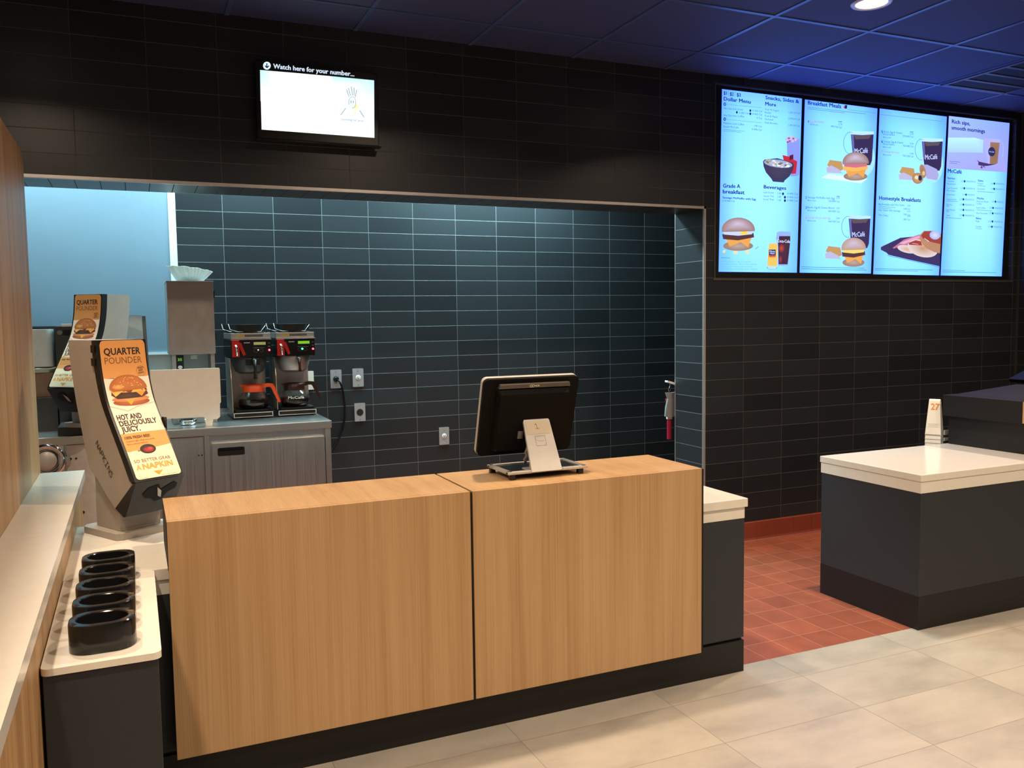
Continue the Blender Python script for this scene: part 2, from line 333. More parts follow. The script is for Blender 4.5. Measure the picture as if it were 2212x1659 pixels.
class Art:
    """2D shapes (x right, y down) with colours; mapped onto a surface by fn(x, y, lift)"""
    def __init__(s): s.sh = []; s.lv = 0
    def up(s): s.lv += 1; return s
    def pg(s, pts, col, rim=None):
        s.sh.append((list(pts), col, rim, s.lv, None)); return s
    def rect(s, x0, y0, x1, y1, col): return s.pg([(x0, y0), (x1, y0), (x1, y1), (x0, y1)], col)
    def el(s, cx, cy, rx, ry, col, rim=None, a0=0, a1=360, n=28, rot=0):
        ca, sa = math.cos(math.radians(rot)), math.sin(math.radians(rot)); p = []
        for i in range(n+(0 if a1-a0 >= 360 else 1)):
            t = math.radians(a0+(a1-a0)*i/n); x, y = rx*math.cos(t), ry*math.sin(t); p.append((cx+x*ca-y*sa, cy+x*sa+y*ca))
        return s.pg(p, col, rim)
    def ln(s, pts, w, col):
        for (x0, y0), (x1, y1) in zip(pts[:-1], pts[1:]):
            d = math.hypot(x1-x0, y1-y0) or 1; nx, ny = -(y1-y0)/d*w/2, (x1-x0)/d*w/2
            s.pg([(x0+nx, y0+ny), (x1+nx, y1+ny), (x1-nx, y1-ny), (x0-nx, y0-ny)], col)
        return s
    def ring(s, cx, cy, rx, ry, w, col, a0=0, a1=360, n=24):
        P = [(cx+rx*math.cos(math.radians(a0+(a1-a0)*i/n)), cy+ry*math.sin(math.radians(a0+(a1-a0)*i/n))) for i in range(n+1)]
        return s.ln(P, w, col)
    def tx(s, txt, p0, p1, h, col, bold=False):
        """p0, p1 = baseline start and end; h = cap height"""
        global CAPH
        if CAPH is None: CAPH = max(v[1] for v in text_outline('H', False)[0])
        vs, fs = text_outline(txt, bold)
        if not vs: return s
        x0 = min(v[0] for v in vs); x1 = max(v[0] for v in vs)
        mv = []
        for v in vs:
            t = (v[0]-x0)/(x1-x0); mv.append((p0[0]+(p1[0]-p0[0])*t, p0[1]+(p1[1]-p0[1])*t-v[1]/CAPH*h, v[2]*1.2e-5))
        s.sh.append((mv, col, None, s.lv, fs)); return s
    def build(s, name, mat, fn, parent, world=False, cuts=(), xcuts=(), lift=.0005, base=.001):
        bm = bmesh.new(); cl = bm.loops.layers.float_color.new('Col'); by = {}
        for pts, col, rim, lv, fs in s.sh:
            ctr = None
            if rim is not None:
                cx = sum(p[0] for p in pts)/len(pts); cy = sum(p[1] for p in pts)/len(pts)
                ctr = bm.verts.new((cx, cy, lv*lift))
            vs = [bm.verts.new((p[0], p[1], lv*lift+(p[2] if len(p) > 2 else 0))) for p in pts]
            if fs is not None:
                for f in fs:
                    try: fc = bm.faces.new([vs[i] for i in f])
                    except ValueError: continue
                    for l in fc.loops: l[cl] = (*col, 1)
            elif ctr is not None:
                for i in range(len(vs)):
                    fc = bm.faces.new((ctr, vs[i], vs[(i+1) % len(vs)]))
                    for l in fc.loops: l[cl] = (*(col if l.vert is ctr else rim), 1)
            else:
                fc = bm.faces.new(vs)
                cc = col if isinstance(col[0], (tuple, list)) else [col]*len(vs)
                for l in fc.loops: l[cl] = (*cc[vs.index(l.vert)], 1)
        bmesh.ops.triangulate(bm, faces=[f for f in bm.faces if len(f.verts) > 4])
        for c in cuts:
            bmesh.ops.bisect_plane(bm, geom=bm.verts[:]+bm.edges[:]+bm.faces[:], plane_co=(0, c, 0), plane_no=(0, 1, 0))
        for c in xcuts:
            bmesh.ops.bisect_plane(bm, geom=bm.verts[:]+bm.edges[:]+bm.faces[:], plane_co=(c, 0, 0), plane_no=(1, 0, 0))
        for v in bm.verts: v.co = fn(v.co.x, v.co.y, base+v.co.z)
        me = bpy.data.meshes.new(name); bm.to_mesh(me); bm.free(); me.materials.append(mat)
        o = bpy.data.objects.new(name, me); COL.objects.link(o)
        if parent:
            o.parent = parent
            if world: o.matrix_parent_inverse = mat_of(parent).inverted()
        return o
def art_mat(name, emit=None, rough=.6):
    mt, nt, b = new_mat(name)
    at = N(nt, 'ShaderNodeAttribute', attribute_name='Col')
    if emit is None:
        nt.links.new(at.outputs['Color'], b.inputs['Base Color']); b.inputs['Roughness'].default_value = rough
    else:
        nt.links.new(at.outputs['Color'], b.inputs['Emission Color']); b.inputs['Emission Strength'].default_value = emit
        b.inputs['Base Color'].default_value = (0.01, 0.01, 0.01, 1); b.inputs['Roughness'].default_value = .25
    return mt
M_print = art_mat('printed_artwork')
M_screen = art_mat('lit_display_picture', 1.0)
M_tv = art_mat('lit_television_picture', 1.0)
def on_plane_y(Y):
    """photo measurement (2212 x 1659) -> point on the wall plane y = Y, lifted towards the room"""
    def fn(u, v, lift):
        d = cF+cR*((u-W0/2)/FPX)-cU*((v-H0/2)/FPX); t = Y/d.y
        return Vector((d.x*t, Y-lift, CAMZ+d.z*t))
    return fn
# ================================================================== the setting
YF, YR, YB = 4.327, 4.628, 5.66
XO, ZO = 3.19, 2.083            # right end and head of the serving opening
NX0, NX1, NZ0, NZ1 = 3.272, 5.93, 1.668, 2.825   # menu niche
XW = 6.005
struct('floor', MB().box(-2.6, 8.0, -3.2, 2.769, -.06, 0), M_floor)
struct('floor_kitchen', MB().box(-2.6, 8.0, 2.7695, 6.0, -.06, -.0005), M_quarry)
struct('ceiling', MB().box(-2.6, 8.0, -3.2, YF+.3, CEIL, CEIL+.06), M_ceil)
struct('ceiling_kitchen', MB().box(-2.6, 8.0, YR, 6.0, 2.76, 2.80), M_kceil)
gr = MB()
for k in range(-10, 8): gr.box(3.5194+.61*k-.011, 3.5194+.61*k+.011, -3.2, YF, CEIL-.004, CEIL+.002)
for k in range(-10, 2): gr.box(-2.6, 8.0, 3.3879+.61*k-.011, 3.3879+.61*k+.011, CEIL-.0045, CEIL+.002)
struct('trim_1', gr, M_ceilgrid)
wf = MB()
wf.box(-2.6, XO, YF, YR, ZO, 2.98)
wf.box(XO, NX0, YF, YR, 0, 2.98); wf.box(NX1, 8.0, YF, YR, 0, 2.98)
wf.box(NX0, NX1, YF, YR, 0, NZ0); wf.box(NX0, NX1, YF, YR, NZ1, 2.98)
wf.box(NX0, NX1, YF+.07, YR, NZ0, NZ1)
def pick(fc):
    n = fc.normal
    if abs(n.x) > .8: return 1
    if n.z < -.8 and fc.calc_center_median().z > 1.9: return 2
    return 0
bmesh.ops.recalc_face_normals(wf.bm, faces=wf.bm.faces)
for f in wf.bm.faces: f.material_index = pick(f)
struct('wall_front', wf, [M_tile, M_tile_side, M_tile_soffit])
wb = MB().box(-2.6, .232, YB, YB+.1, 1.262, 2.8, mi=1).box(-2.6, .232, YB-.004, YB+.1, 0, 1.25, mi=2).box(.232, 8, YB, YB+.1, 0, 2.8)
struct('wall_back', wb, [M_tile_back, M_paint, M_steel])
struct('trim_2', MB().box(.230, .272, YB-.004, YB, .87, 2.76), M_whitetrim)
struct('trim_3', MB().box(-2.6, .232, YB-.008, YB, 1.249, 1.262), M_whitetrim)
tr = MB().box(-2.6, XO+.012, YF-.003, YF+.004, ZO-.001, ZO+.013).box(XO-.001, XO+.012, YF-.003, YF+.004, 0, ZO+.013)
tr.box(-2.6, XO, YF-.002, YF+.012, ZO-.002, ZO)
tr.box(XO-.002, XO, YF-.002, YF+.012, 0, ZO)
struct('trim_4', tr, M_trim)
struct('trim_5', MB().box(XO-.002, XO+.010, YR-.004, YR+.003, 0, 2.76), M_trim)
mt_ = MB().box(NX0-.014, NX1+.014, YF-.004, YF+.002, NZ0-.016, NZ0).box(NX0-.008, NX0, YF-.004, YF+.002, NZ0, NZ1).box(NX1, NX1+.01, YF-.004, YF+.002, NZ0, NZ1).box(NX0-.008, NX1+.01, YF-.004, YF+.002, NZ1, NZ1+.008)
struct('trim_6', mt_, plain('dark_grey_edge_trim', (.075, .072, .07), rough=.4, metal=.4))
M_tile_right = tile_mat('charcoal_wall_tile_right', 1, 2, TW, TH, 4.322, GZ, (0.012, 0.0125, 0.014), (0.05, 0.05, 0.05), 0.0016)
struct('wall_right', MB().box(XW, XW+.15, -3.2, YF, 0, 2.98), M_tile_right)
struct('trim_7', MB().box(XW-.012, XW, YF-.012, YF, .155, CEIL), plain('black_corner_trim', (.03, .03, .03), rough=.4))
struct('wall_left', MB().box(-2.7, -2.6, -3.2, 6, 0, 2.98), M_room)
struct('wall_behind', MB().box(-2.6, 8.0, -3.3, -3.2, 0, 2.98), M_room)
struct('baseboard_front', MB().prism([(0, 0), (.022, 0), (.014, .008), (.010, .02), (.009, .118), (.006, .124), (0, .124)], (0, YF, 0), (0, -1, 0), (0, 0, 1), (1, 0, 0), XO+.014, XW), M_cove)
# kitchen lamp housings above the serving opening
for kx, ky, kp in KLAMPS:
    t = thing('ceiling_light', {2.30: 'kitchen ceiling light panel above the right of the back tile wall', .75: 'kitchen ceiling light panel above the coffee brewers', -.6: 'kitchen ceiling light panel above the blue painted wall'}[kx], 'light', (kx, ky, 2.74), group='kitchen ceiling lights')
    MB().box(-.6, .6, -.16, .16, .008, .02).build('housing', M_whitetrim, t)
    MB().box(-.575, .575, -.14, .14, .001, .0075).build('diffuser', M_ktube, t)
# downlights
for i, (lx, ly) in enumerate(LAMPS):
    lab = 'lit recessed downlight in the ceiling above the right white counter' if i == 2 else 'recessed ceiling downlight out of the picture'
    t = thing('ceiling_downlight', lab, 'downlight', (lx, ly, CEIL), group='dining ceiling downlights')
    MB().lathe([(.070, -.001), (.072, -.006), (.088, -.006), (.092, -.0005)], seg=40).build('trim_ring', M_silver, t)
    MB().lathe([(.0005, -.002), (.070, -.002)], seg=40).build('lens', M_lens, t)
# air diffuser
t = thing('air_vent', 'dark slotted air vent set in the ceiling at the right', 'vent', (5.045, 3.693, CEIL-.006))
MB().box(-.293, .293, -.293, .293, .001, .005).build('backing', M_void, t)
fr = MB()
for k in range(5): fr.box(-.293, .293, -.293+.14*k-.004, -.293+.14*k+.022, -.004, .004, bev=.002)
fr.box(-.296, -.27, -.293, .293, -.005, .004); fr.box(.27, .296, -.293, .293, -.005, .004)
fr.build('slats', plain('dark_vent_metal', (.05, .05, .07), rough=.5), t)

# ================================================================== counters
def wood_unit(x0, x1, mat, label, right_end):
    t = thing('wooden_counter', label, 'counter', ((x0+x1)/2, 2.845, .14), group='oak counter units')
    y0, y1, z0, z1 = 2.66, 3.032, .14, .86
    MB().box(x0, x1, y0, y0+.02, z0, z1-.0005, bev=.0012).build('front_panel', mat, t, world=True)
    MB().box(x0, x1, y0+.0205, y1, z1-.02, z1, bev=.0012).build('top_panel', mat, t, world=True)
    MB().box(x0+.004, x1-.004, y1-.025, y1-.005, z0+.57, z1-.0205).build('back_rail', M_dark, t, world=True)
    xe = x1-.003 if right_end else x0+.003
    MB().box(min(xe, xe+(.0045 if right_end else -.0045)), max(xe, xe+(.0045 if right_end else -.0045)), y0+.004, y1, .714, z1-.003).build('edge_strip', M_seam, t, world=True)
    return t
wood_unit(.067, 1.0125, M_wood, 'oak counter unit left of the black seam, beside the napkin dispenser', False)
wood_unit(1.0215, 1.954, M_wood2, 'oak counter unit right of the black seam, under the till terminal', True)
t = thing('base_cabinet', 'long charcoal base cabinet behind and below the oak counter', 'cabinet', (1, 2.9, 0))
MB().box(-.205, 2.205, 2.735, 3.40, .13, .628).build('carcass', M_dark, t, world=True)
MB().box(-.205, 2.205, 2.7215, 2.7345, .1415, .6275).build('front_panel', M_dark, t, world=True)
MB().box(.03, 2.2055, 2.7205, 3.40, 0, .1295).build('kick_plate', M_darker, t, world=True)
MB().box(1.0128, 1.0212, 2.665, 3.03, .145, .855).build('seam_strip', M_seam, t, world=True)
MB().box(.08, 1.012, 2.6805, 2.7205, .142, .20).build('front_rail', M_seam, t, world=True)
MB().box(1.9545, 1.964, 2.663, 3.03, .145, .856).build('edge_reveal', M_seam, t, world=True)
t = thing('white_worktop', 'long white worktop behind the oak counter, holding the front napkin dispenser', 'worktop', (1, 2.9, .628))
MB().box(-.213, 2.215, 2.711, 3.42, .675, .71, bev=.003).build('slab', M_white, t, world=True)
MB().box(-.208, 2.206, 2.7205, 3.41, .6285, .6745, bev=.001).build('apron', M_white, t, world=True)
# right counter
t = thing('white_topped_counter', 'square charcoal counter with glossy white top at the right', 'counter', (3.9, 3.04, 0))
MB().box(3.199, 5.60, 2.737, 3.342, .155, .628).build('body', M_dark, t, world=True)
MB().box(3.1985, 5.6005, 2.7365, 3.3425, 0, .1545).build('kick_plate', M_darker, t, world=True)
MB().box(3.196, 5.604, 2.734, 3.345, .6285, .681, bev=.001).build('apron', M_white, t, world=True)
MB().box(3.192, 5.608, 2.730, 3.3485, .6815, .7135, bev=.003).build('top_slab', M_white, t, world=True)
# black cabinet on the right
M_dark2 = plain('matte_black_laminate', (.017, .0175, .019), rough=.7, var=.1, scale=300, ior=1.2)
t = thing('pickup_cabinet', 'black box-shaped cabinet standing on the right end of the white counter', 'cabinet', (4.8, 3.1, .714))
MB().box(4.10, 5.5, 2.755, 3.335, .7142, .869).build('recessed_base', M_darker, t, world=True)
MB().box(4.071, 5.55, 2.55, 3.352, .8695, .985, bev=.002).build('top_section', M_dark2, t, world=True)
MB().prism([(4.16, .9855), (5.55, .9855), (5.55, 1.055), (4.9, 1.035)], (0, 0, 0), (1, 0, 0), (0, 0, 1), (0, 1, 0), 2.62, 3.34, bev=.002).build('raised_lid', M_dark2, t, world=True)
MB().box(4.068, 4.0705, 2.55, 2.885, .875, .983).build('wood_insert', M_wood_side, t, world=True)
t = thing('tilted_monitor', 'black tilted screen on top of the black cabinet at the right edge', 'monitor', (4.78, 3.15, 1.03))
MB().prism([(0, 0), (.26, .085), (.265, .07), (.02, -.02)], (-.12, .13, .015), (1, 0, 0), (0, 0, 1), (0, 1, 0), -.16, .12, bev=.004).build('screen_housing', plain('dull_black_plastic', (.003, .003, .003), rough=.6, ior=1.2), t)
MB().prism([(0, 0), (.14, 0), (.11, .04), (.03, .02)], (-.08, 0, .003), (1, 0, 0), (0, 0, 1), (0, 1, 0), .02, .2).build('foot', M_black, t)
# low shelf behind the right counter (carries the table numbers)
t = thing('low_cabinet', 'low dark cabinet hidden behind the right white counter', 'cabinet', (4.5, 3.6, 0))
MB().box(4.05, 5.2, 3.365, 3.495, 0, .665, bev=.002).build('carcass', M_dark, t, world=True)
MB().box(4.045, 5.205, 3.36, 3.50, .6655, .684, bev=.002).build('cabinet_top', M_darker, t, world=True)

# ================================================================== left side: condiment cabinet, cup tubs, ledge, wood wall
t = thing('condiment_cabinet', 'narrow charcoal cabinet with white round-cornered top, lower left', 'cabinet', (-.09, 2.36, 0))
MB().box(-.206, .022, 2.018, 2.708, 0, .6945, bev=.002).build('cabinet_body', M_dark, t, world=True)
MB().prism(rrect(.238, .698, .018, 8), (-.0905, 2.3605, .695), (1, 0, 0), (0, 1, 0), (0, 0, 1), 0, .0155, bev=.003).build('cabinet_top', M_white, t, world=True)
def stadium(w, d, r, n=8): return rrect(w, d, r, n)
def tub(root):
    b = MB(); O = stadium(.139, .112, .045, 8); n = len(O); cz = .065
    I = [(.050*math.cos(math.radians(0)), 0)]*0
    for k in range(n):
        a = math.atan2(O[k][1], O[k][0]); I.append((.0535*math.cos(a), .0435*math.sin(a)))
    def ringv(P, z, s=1): return [b.bm.verts.new((p[0]*s, p[1]*s, z)) for p in P]
    R = [ringv(O, 0, .985), ringv(O, .003), ringv(O, cz-.006), ringv(O, cz-.0015, .985), ringv(O, cz, .955), ringv(I, cz, 1.04), ringv(I, cz-.002, 1), ringv(I, .006, .93), ringv(I, .0055, .3)]
    for a, c in zip(R[:-1], R[1:]):
        for k in range(n):
            f = b.bm.faces.new((a[k], a[(k+1) % n], c[(k+1) % n], c[k])); f.smooth = True
    b.bm.faces.new(R[-1]); b.bm.faces.new(R[0])
    return b
pos = [(2.640+.0, 'farthest of the five black oval tubs on the condiment cabinet'), (2.496, 'second black oval tub from the back on the condiment cabinet'), (2.352, 'middle one of five black oval tubs on the condiment cabinet'), (2.208, 'second black oval tub from the front on the condiment cabinet'), (2.108, 'nearest black oval tub at the front of the condiment cabinet')]
pos[4] = (2.1085-.0, pos[4][1])
ys = [2.683, 2.541, 2.399, 2.257, 2.115]
for y, (yy, lab) in zip(ys, pos):
    b = tub(None); o = b.build('cup_holder', M_black_gloss, None, smooth=True)
    o.location = (-.0905, y, .7108); tag(o, lab, 'cup holder', 'black cup tubs')
t = thing('partition_wall', 'low oak clad partition with white ledge running down the left side', 'partition', (-.4, 1.6, 0))
MB().box(-.3595, -.2125, -.6, 3.80, 0, .8145).build('cladding', M_wood_side, t, world=True)
MB().prism([(-.3598, -.62), (-.2005, -.62), (-.2005, 3.846), (-.3598, 3.846)], (0, 0, .815), (1, 0, 0), (0, 1, 0), (0, 0, 1), 0, .035, bev=.003).build('ledge', M_white, t, world=True)
t = thing('wooden_screen_wall', 'tall oak panel at the left edge rising above the white ledge', 'screen wall', (-.4, 1.6, 0))
MB().prism([(-.6, .0), (3.872, 0), (3.872, 2.06), (3.84, 2.108), (-.6, 2.108)], (0, 0, 0), (0, 1, 0), (0, 0, 1), (1, 0, 0), -.425, -.3605, bev=.002).build('wood_panel', M_wood_side, t, world=True)
# ================================================================== napkin dispensers
NPROF = [(.088, .672), (.083, .62), (.076, .57), (.064, .52), (.046, .468), (.019, .42), (-.012, .372), (-.045, .322), (-.079, .27), (-.117, .207)]
def smooth_prof(P, n=4):
    out = []
    for i in range(len(P)-1):
        p0 = P[max(i-1, 0)]; p1 = P[i]; p2 = P[i+1]; p3 = P[min(i+2, len(P)-1)]
        for k in range(n):
            t = k/n
            out.append(tuple(.5*((2*p1[j])+(-p0[j]+p2[j])*t+(2*p0[j]-5*p1[j]+4*p2[j]-p3[j])*t*t+(-p0[j]+3*p1[j]-3*p2[j]+p3[j])*t**3) for j in (0, 1)))
    out.append(P[-1]); return out
NS = smooth_prof(NPROF)
NL = [0]
for a, b in zip(NS[:-1], NS[1:]): NL.append(NL[-1]+math.hypot(b[0]-a[0], b[1]-a[1]))
def npos(q):
    q = max(0, min(NL[-1]-1e-6, q))
    for i in range(len(NS)-1):
        if NL[i+1] >= q:
            t = (q-NL[i])/(NL[i+1]-NL[i]); a, b = NS[i], NS[i+1]
            d = Vector((0, b[0]-a[0], b[1]-a[1])).normalized(); n = Vector((0, d.z, -d.y))
            return Vector((0, a[0]+(b[0]-a[0])*t, a[1]+(b[1]-a[1])*t)), n
def poster_fn(x, y, lift):
    s = x/.17; p, n = npos(y)
    if n.y > 0: n = -n
    bow = .002*(1-(2*s-1)**2)
    return p+n*(lift+bow)+Vector((x, 0, 0))
def burger(A, cx, cy, w, h):
    L = lambda *c: lin(c)
    A.el(cx, cy+h*.36, w*.48, h*.13, L(190, 105, 50), L(150, 70, 25)); A.up()
    A.el(cx, cy+h*.26, w*.49, h*.10, L(235, 160, 95), L(200, 120, 60)); A.up()
    A.pg([(cx-w*.46, cy+h*.0), (cx+w*.46, cy-h*.02), (cx+w*.49, cy+h*.14), (cx+w*.30, cy+h*.24), (cx-w*.34, cy+h*.25), (cx-w*.48, cy+h*.12)], L(95, 45, 22)); A.up()
    A.el(cx-w*.05, cy+h*.15, w*.38, h*.10, L(88, 48, 34), L(55, 26, 18)); A.up()
    A.pg([(cx-w*.15, cy+h*.28), (cx+w*.1, cy+h*.29), (cx-w*.04, cy+h*.46)], L(250, 165, 50))
    A.pg([(cx+w*.15, cy+h*.04), (cx+w*.46, cy+h*.02), (cx+w*.3, cy+h*.2)], L(250, 155, 50))
    A.pg([(cx-w*.46, cy+h*.02), (cx-w*.18, cy+h*.02), (cx-w*.38, cy+h*.17)], L(250, 190, 80)); A.up()
    A.pg([(cx-w*.48, cy-h*.02), (cx+w*.40, cy-h*.06), (cx+w*.44, cy+h*.04), (cx+w*.1, cy+h*.07), (cx-w*.2, cy+h*.05), (cx-w*.44, cy+h*.06)], L(240, 180, 85))
    A.pg([(cx-w*.15, cy-h*.01), (cx-w*.02, cy-h*.07), (cx+w*.1, cy-h*.01), (cx+w*.04, cy+h*.07), (cx-w*.2, cy+h*.08)], L(120, 60, 30))
    A.pg([(cx+w*.3, cy-h*.10), (cx+w*.46, cy-h*.06), (cx+w*.49, cy+h*.02), (cx+w*.34, cy+h*.02)], L(100, 50, 35)); A.up()
    A.pg([(cx+.5*w*math.cos(math.radians(a)), cy-h*.06+h*.42*math.sin(math.radians(a))) for a in range(180, 361, 12)]+[(cx+w*.42, cy-h*.02), (cx-w*.42, cy+h*.02)], L(205, 130, 62), L(176, 100, 45)); A.up()
    A.el(cx+w*.02, cy-h*.32, w*.30, h*.10, L(196, 105, 48), L(196, 118, 56)); A.el(cx-w*.26, cy-h*.12, w*.16, h*.07, L(236, 180, 100), L(208, 135, 66)); A.up()
    rr = random.Random(3)
    for k in range(26):
        a = rr.uniform(-1, 1); b = rr.uniform(0, 1); A.el(cx+a*w*.36, cy-h*(.12+.30*b*math.sqrt(1-a*a)), w*.012, h*.010, L(250, 225, 175), n=6)
def make_dispenser(label, full):
    t = thing('napkin_dispenser', label, 'napkin dispenser', group='curved napkin dispensers')
    W = .17; X, Y, Z = (1, 0, 0), (0, 1, 0), (0, 0, 1)
    # base plate
    MB().prism([(-.018, -.005), (.0, -.018), (.158, -.018), (.182, .01), (.186, .2), (.16, .225), (.0, .225), (-.022, .2)], (0, 0, .0005), X, Y, Z, 0, .022, bev=.004).build('base_plate', M_putty, t, smooth=True)
    MB().prism([(.018, .0235), (.012, .2), (.02, .40), (.17, .40), (.176, .0235)], (0, 0, 0), Y, Z, X, .012, W-.012, bev=.006).build('stem', M_putty, t, smooth=True)
    fr = [(d+.036, z) for d, z in NS]; fr[-1] = (-.092, .196)
    back = [(.289, .672), (.285, .614), (.273, .541), (.253, .448), (.22, .337), (.187, .226), (.133, .192), (.081, .145), (.025, .103)]
    bs = smooth_prof(back[:6])[:-1]+back[5:]
    MB().prism(fr[::-1]+bs, (0, 0, 0), Y, Z, X, 0, W, bev=.004).build('curved_housing', M_putty, t, smooth=True)
    MB().prism([(d, z) for d, z in NS]+[(d+.0355, z) for d, z in NS[::-1]], (0, 0, 0), Y, Z, X, -.002, W+.003, bev=.004).build('front_frame', M_black, t, smooth=True)
    MB().prism([(-.119, .206), (-.092, .195), (.022, .104), (-.032, .080), (-.045, .084)], (0, 0, 0), Y, Z, X, -.001, W+.002, bev=.003).build('dispensing_chute', M_black, t, smooth=True)
    # throat: dark opening on the sloped chute face
    o = Vector((0, -.119, .206)); e = Vector((0, .074, -.122)); e.normalize(); nn = Vector((0, -e.z, e.y)); nn = Vector((0, -.85, -.52)).normalized()
    pts = [(.035, .055), (.05, .030), (.085, .022), (.100, .045), (.14, .020), (.155, .030), (.150, .050), (.125, .062), (.108, .090), (.085, .095), (.070, .078), (.045, .072)]
    MB().prism(pts, o+nn*.0006, X, e, nn, 0, .0016).build('throat', M_void, t)
    MB().prism([(.082, .032), (.10, .05), (.105, .078), (.092, .07)], o+nn*.0023, X, e, nn, 0, .002, bev=.0008).build('napkin_tip', M_silver, t)
    for z in (.355, .31): pass
    for z0 in (.585, .63): MB().box(-.0055, -.0022, npos(0)[0].y+.012, npos(0)[0].y+.038, z0, z0+.026, bev=.001).build('hinge', M_black, t)
    MB().box(W+.0035, W+.007, -.02, .02, .30, .40, bev=.001).build('side_latch', M_black, t)
    A = Art(); L = lambda *c: lin(c); q = NL[-1]; sx = .17
    P = lambda s, tt: (s*sx, tt*q)
    Or = L(222, 154, 84); Or2 = L(226, 162, 88); Pk = L(250, 226, 205); Cr = L(250, 240, 205); Bk = L(28, 15, 10)
    m0, m1 = .035, .985
    # background with rounded corners split in bands
    def band(t0, t1, col): A.pg([P(m0, t0), P(m1, t0), P(m1, t1), P(m0, t1)], col)
    r = .035
    A.pg([P(m0, r)]+[P(m0+.07-.07*math.cos(math.radians(a)), r-r*math.sin(math.radians(a))+.004) for a in (20, 45, 70, 90)]+[P(m1-.07+.07*math.sin(math.radians(a)), r-r*math.cos(math.radians(a))+.004) for a in (0, 20, 45, 70)]+[P(m1, r)], Or)
    band(r, .265, Or); band(.265, .655, Pk); band(.655, .79, Or2); band(.79, .965, Cr)
    A.pg([P(m1, .965)]+[P(m1-.07+.07*math.cos(math.radians(a)), .965+.022*math.sin(math.radians(a))) for a in (20, 45, 70, 90)]+[P(m0+.07-.07*math.sin(math.radians(a)), .965+.022*math.cos(math.radians(a))) for a in (0, 20, 45, 70)]+[P(m0, .965)], Cr)
    A.up()
    A.pg([P(m0, .255), P(.3, .262), P(.55, .29), P(.8, .258), P(m1, .25), P(m1, .268), P(m0, .268)], Pk)
    A.pg([P(m0, .785), P(.2, .792), P(.3, .80), P(.38, .785), P(.6, .778), P(.75, .772), P(m1, .762), P(m1, .795), P(m0, .795)], Cr)
    A.up()
    A.tx('QUARTER', P(.105, .099), P(.875, .099), .044*q, Bk, True)
    A.tx('POUNDER', P(.105, .159), P(.885, .159), .043*q, L(125, 75, 25))
    A.up()
    A.ring(.84*sx, .215*q, .10*sx, .034*q, .0012, L(140, 95, 30))
    A.tx('FRESH', P(.775, .203), P(.90, .197), .012*q, L(90, 60, 20), True); A.tx('BEEF', P(.785, .219), P(.89, .214), .012*q, L(90, 60, 20), True); A.tx('INSIDE', P(.775, .236), P(.90, .231), .012*q, L(90, 60, 20), True)
    A.up()
    burger(A, .505*sx, .345*q, .80*sx, .225*q)
    A.up()
    A.ln([P(m0, .446), P(.36, .492), P(.60, .462), P(m1-.02, .440)], .0012, L(190, 150, 135)); A.up()
    A.tx('HOT AND', P(.085, .553), P(.60, .552), .038*q, Bk, .03)
    A.tx('DELICIOUSLY', P(.09, .598), P(.88, .596), .037*q, Bk, .03)
    A.tx('JUICY.', P(.09, .643), P(.47, .643), .038*q, Bk, .03)
    A.tx('100% FRESH BEEF.', P(.09, .696), P(.63, .696), .020*q, L(110, 55, 10), True)
    A.tx('Cooked right when you order.', P(.09, .718), P(.70, .717), .011*q, L(150, 85, 20))
    A.tx('Not a second before.', P(.09, .739), P(.52, .738), .011*q, L(150, 85, 20))
    A.up().el(.47*sx, .782*q, .165*sx, .034*q, L(60, 35, 28), L(45, 25, 20)); A.up()
    A.el(.48*sx, .787*q, .11*sx, .018*q, L(190, 40, 35), L(150, 25, 25)); A.up(); A.el(.52*sx, .780*q, .05*sx, .010*q, L(215, 70, 60))
    A.up()
    A.tx('SO BETTER GRAB', P(.10, .871), P(.86, .871), .022*q, L(150, 105, 70))
    A.tx('A', P(.10, .921), P(.20, .921), .036*q, L(245, 185, 95), True)
    A.tx('NAPKIN', P(.23, .921), P(.87, .920), .037*q, L(245, 170, 75), .035)
    A.pg([P(.42, .943), P(.61, .943), P(.51, .972)], L(243, 165, 60))
    A.ln([P(.09, .981), P(.27, .981)], .0009, L(160, 140, 110)); A.ln([P(.56, .978), P(.9, .977)], .0009, L(160, 140, 110))
    cuts = [NL[i] for i in range(1, len(NL)-1)]
    A.build('poster', M_print, poster_fn, t, cuts=cuts, xcuts=[.17*k/8 for k in range(1, 8)], lift=.00004, base=.0008)
    if full:
        # hand-written word on the left side of the housing
        B = Art(); fnL = lambda x, y, lift: Vector((-lift, x, y))
        a0 = Vector((.125, .322)); a1 = Vector((.028, .208)); d = (a1-a0).normalized(); nrm = Vector((d.y, -d.x))
        pen = {'N': [[(0, 0), (0, 1), (.6, 0), (.6, 1)]], 'A': [[(0, 0), (.32, 1), (.62, 0)], [(.12, .4), (.5, .4)]], 'P': [[(0, 0), (0, 1), (.5, .9), (.5, .55), (0, .45)]],
               'K': [[(0, 0), (0, 1)], [(.5, 1), (0, .45), (.55, 0)]], 'I': [[(.25, 0), (.25, 1)], [(0, 1), (.5, 1)], [(0, 0), (.5, 0)]], 'S': [[(.5, .9), (.1, 1), (0, .7), (.5, .4), (.45, .05), (0, 0)]]}
        x = 0; Ls = 'NAPKINS'; step = (a1-a0).length/len(Ls)
        for ch in Ls:
            for st in pen[ch]:
                pp = [a0+d*(x+u*step*1.25)-nrm*(.5-v)*.022 for u, v in st]
                B.ln([(p[0], p[1]) for p in pp], .0030, lin((40, 26, 20)))
            x += step
        B.build('handwriting', M_print, fnL, t, base=.0008, lift=0)
    return t
d1 = make_dispenser('front napkin dispenser on the white worktop, beside the oak counter', True)
d1.location = (-.08+.014*math.cos(math.radians(29)), 3.14+.014*math.sin(math.radians(29)), .7104); d1.rotation_euler = (0, 0, math.radians(29))
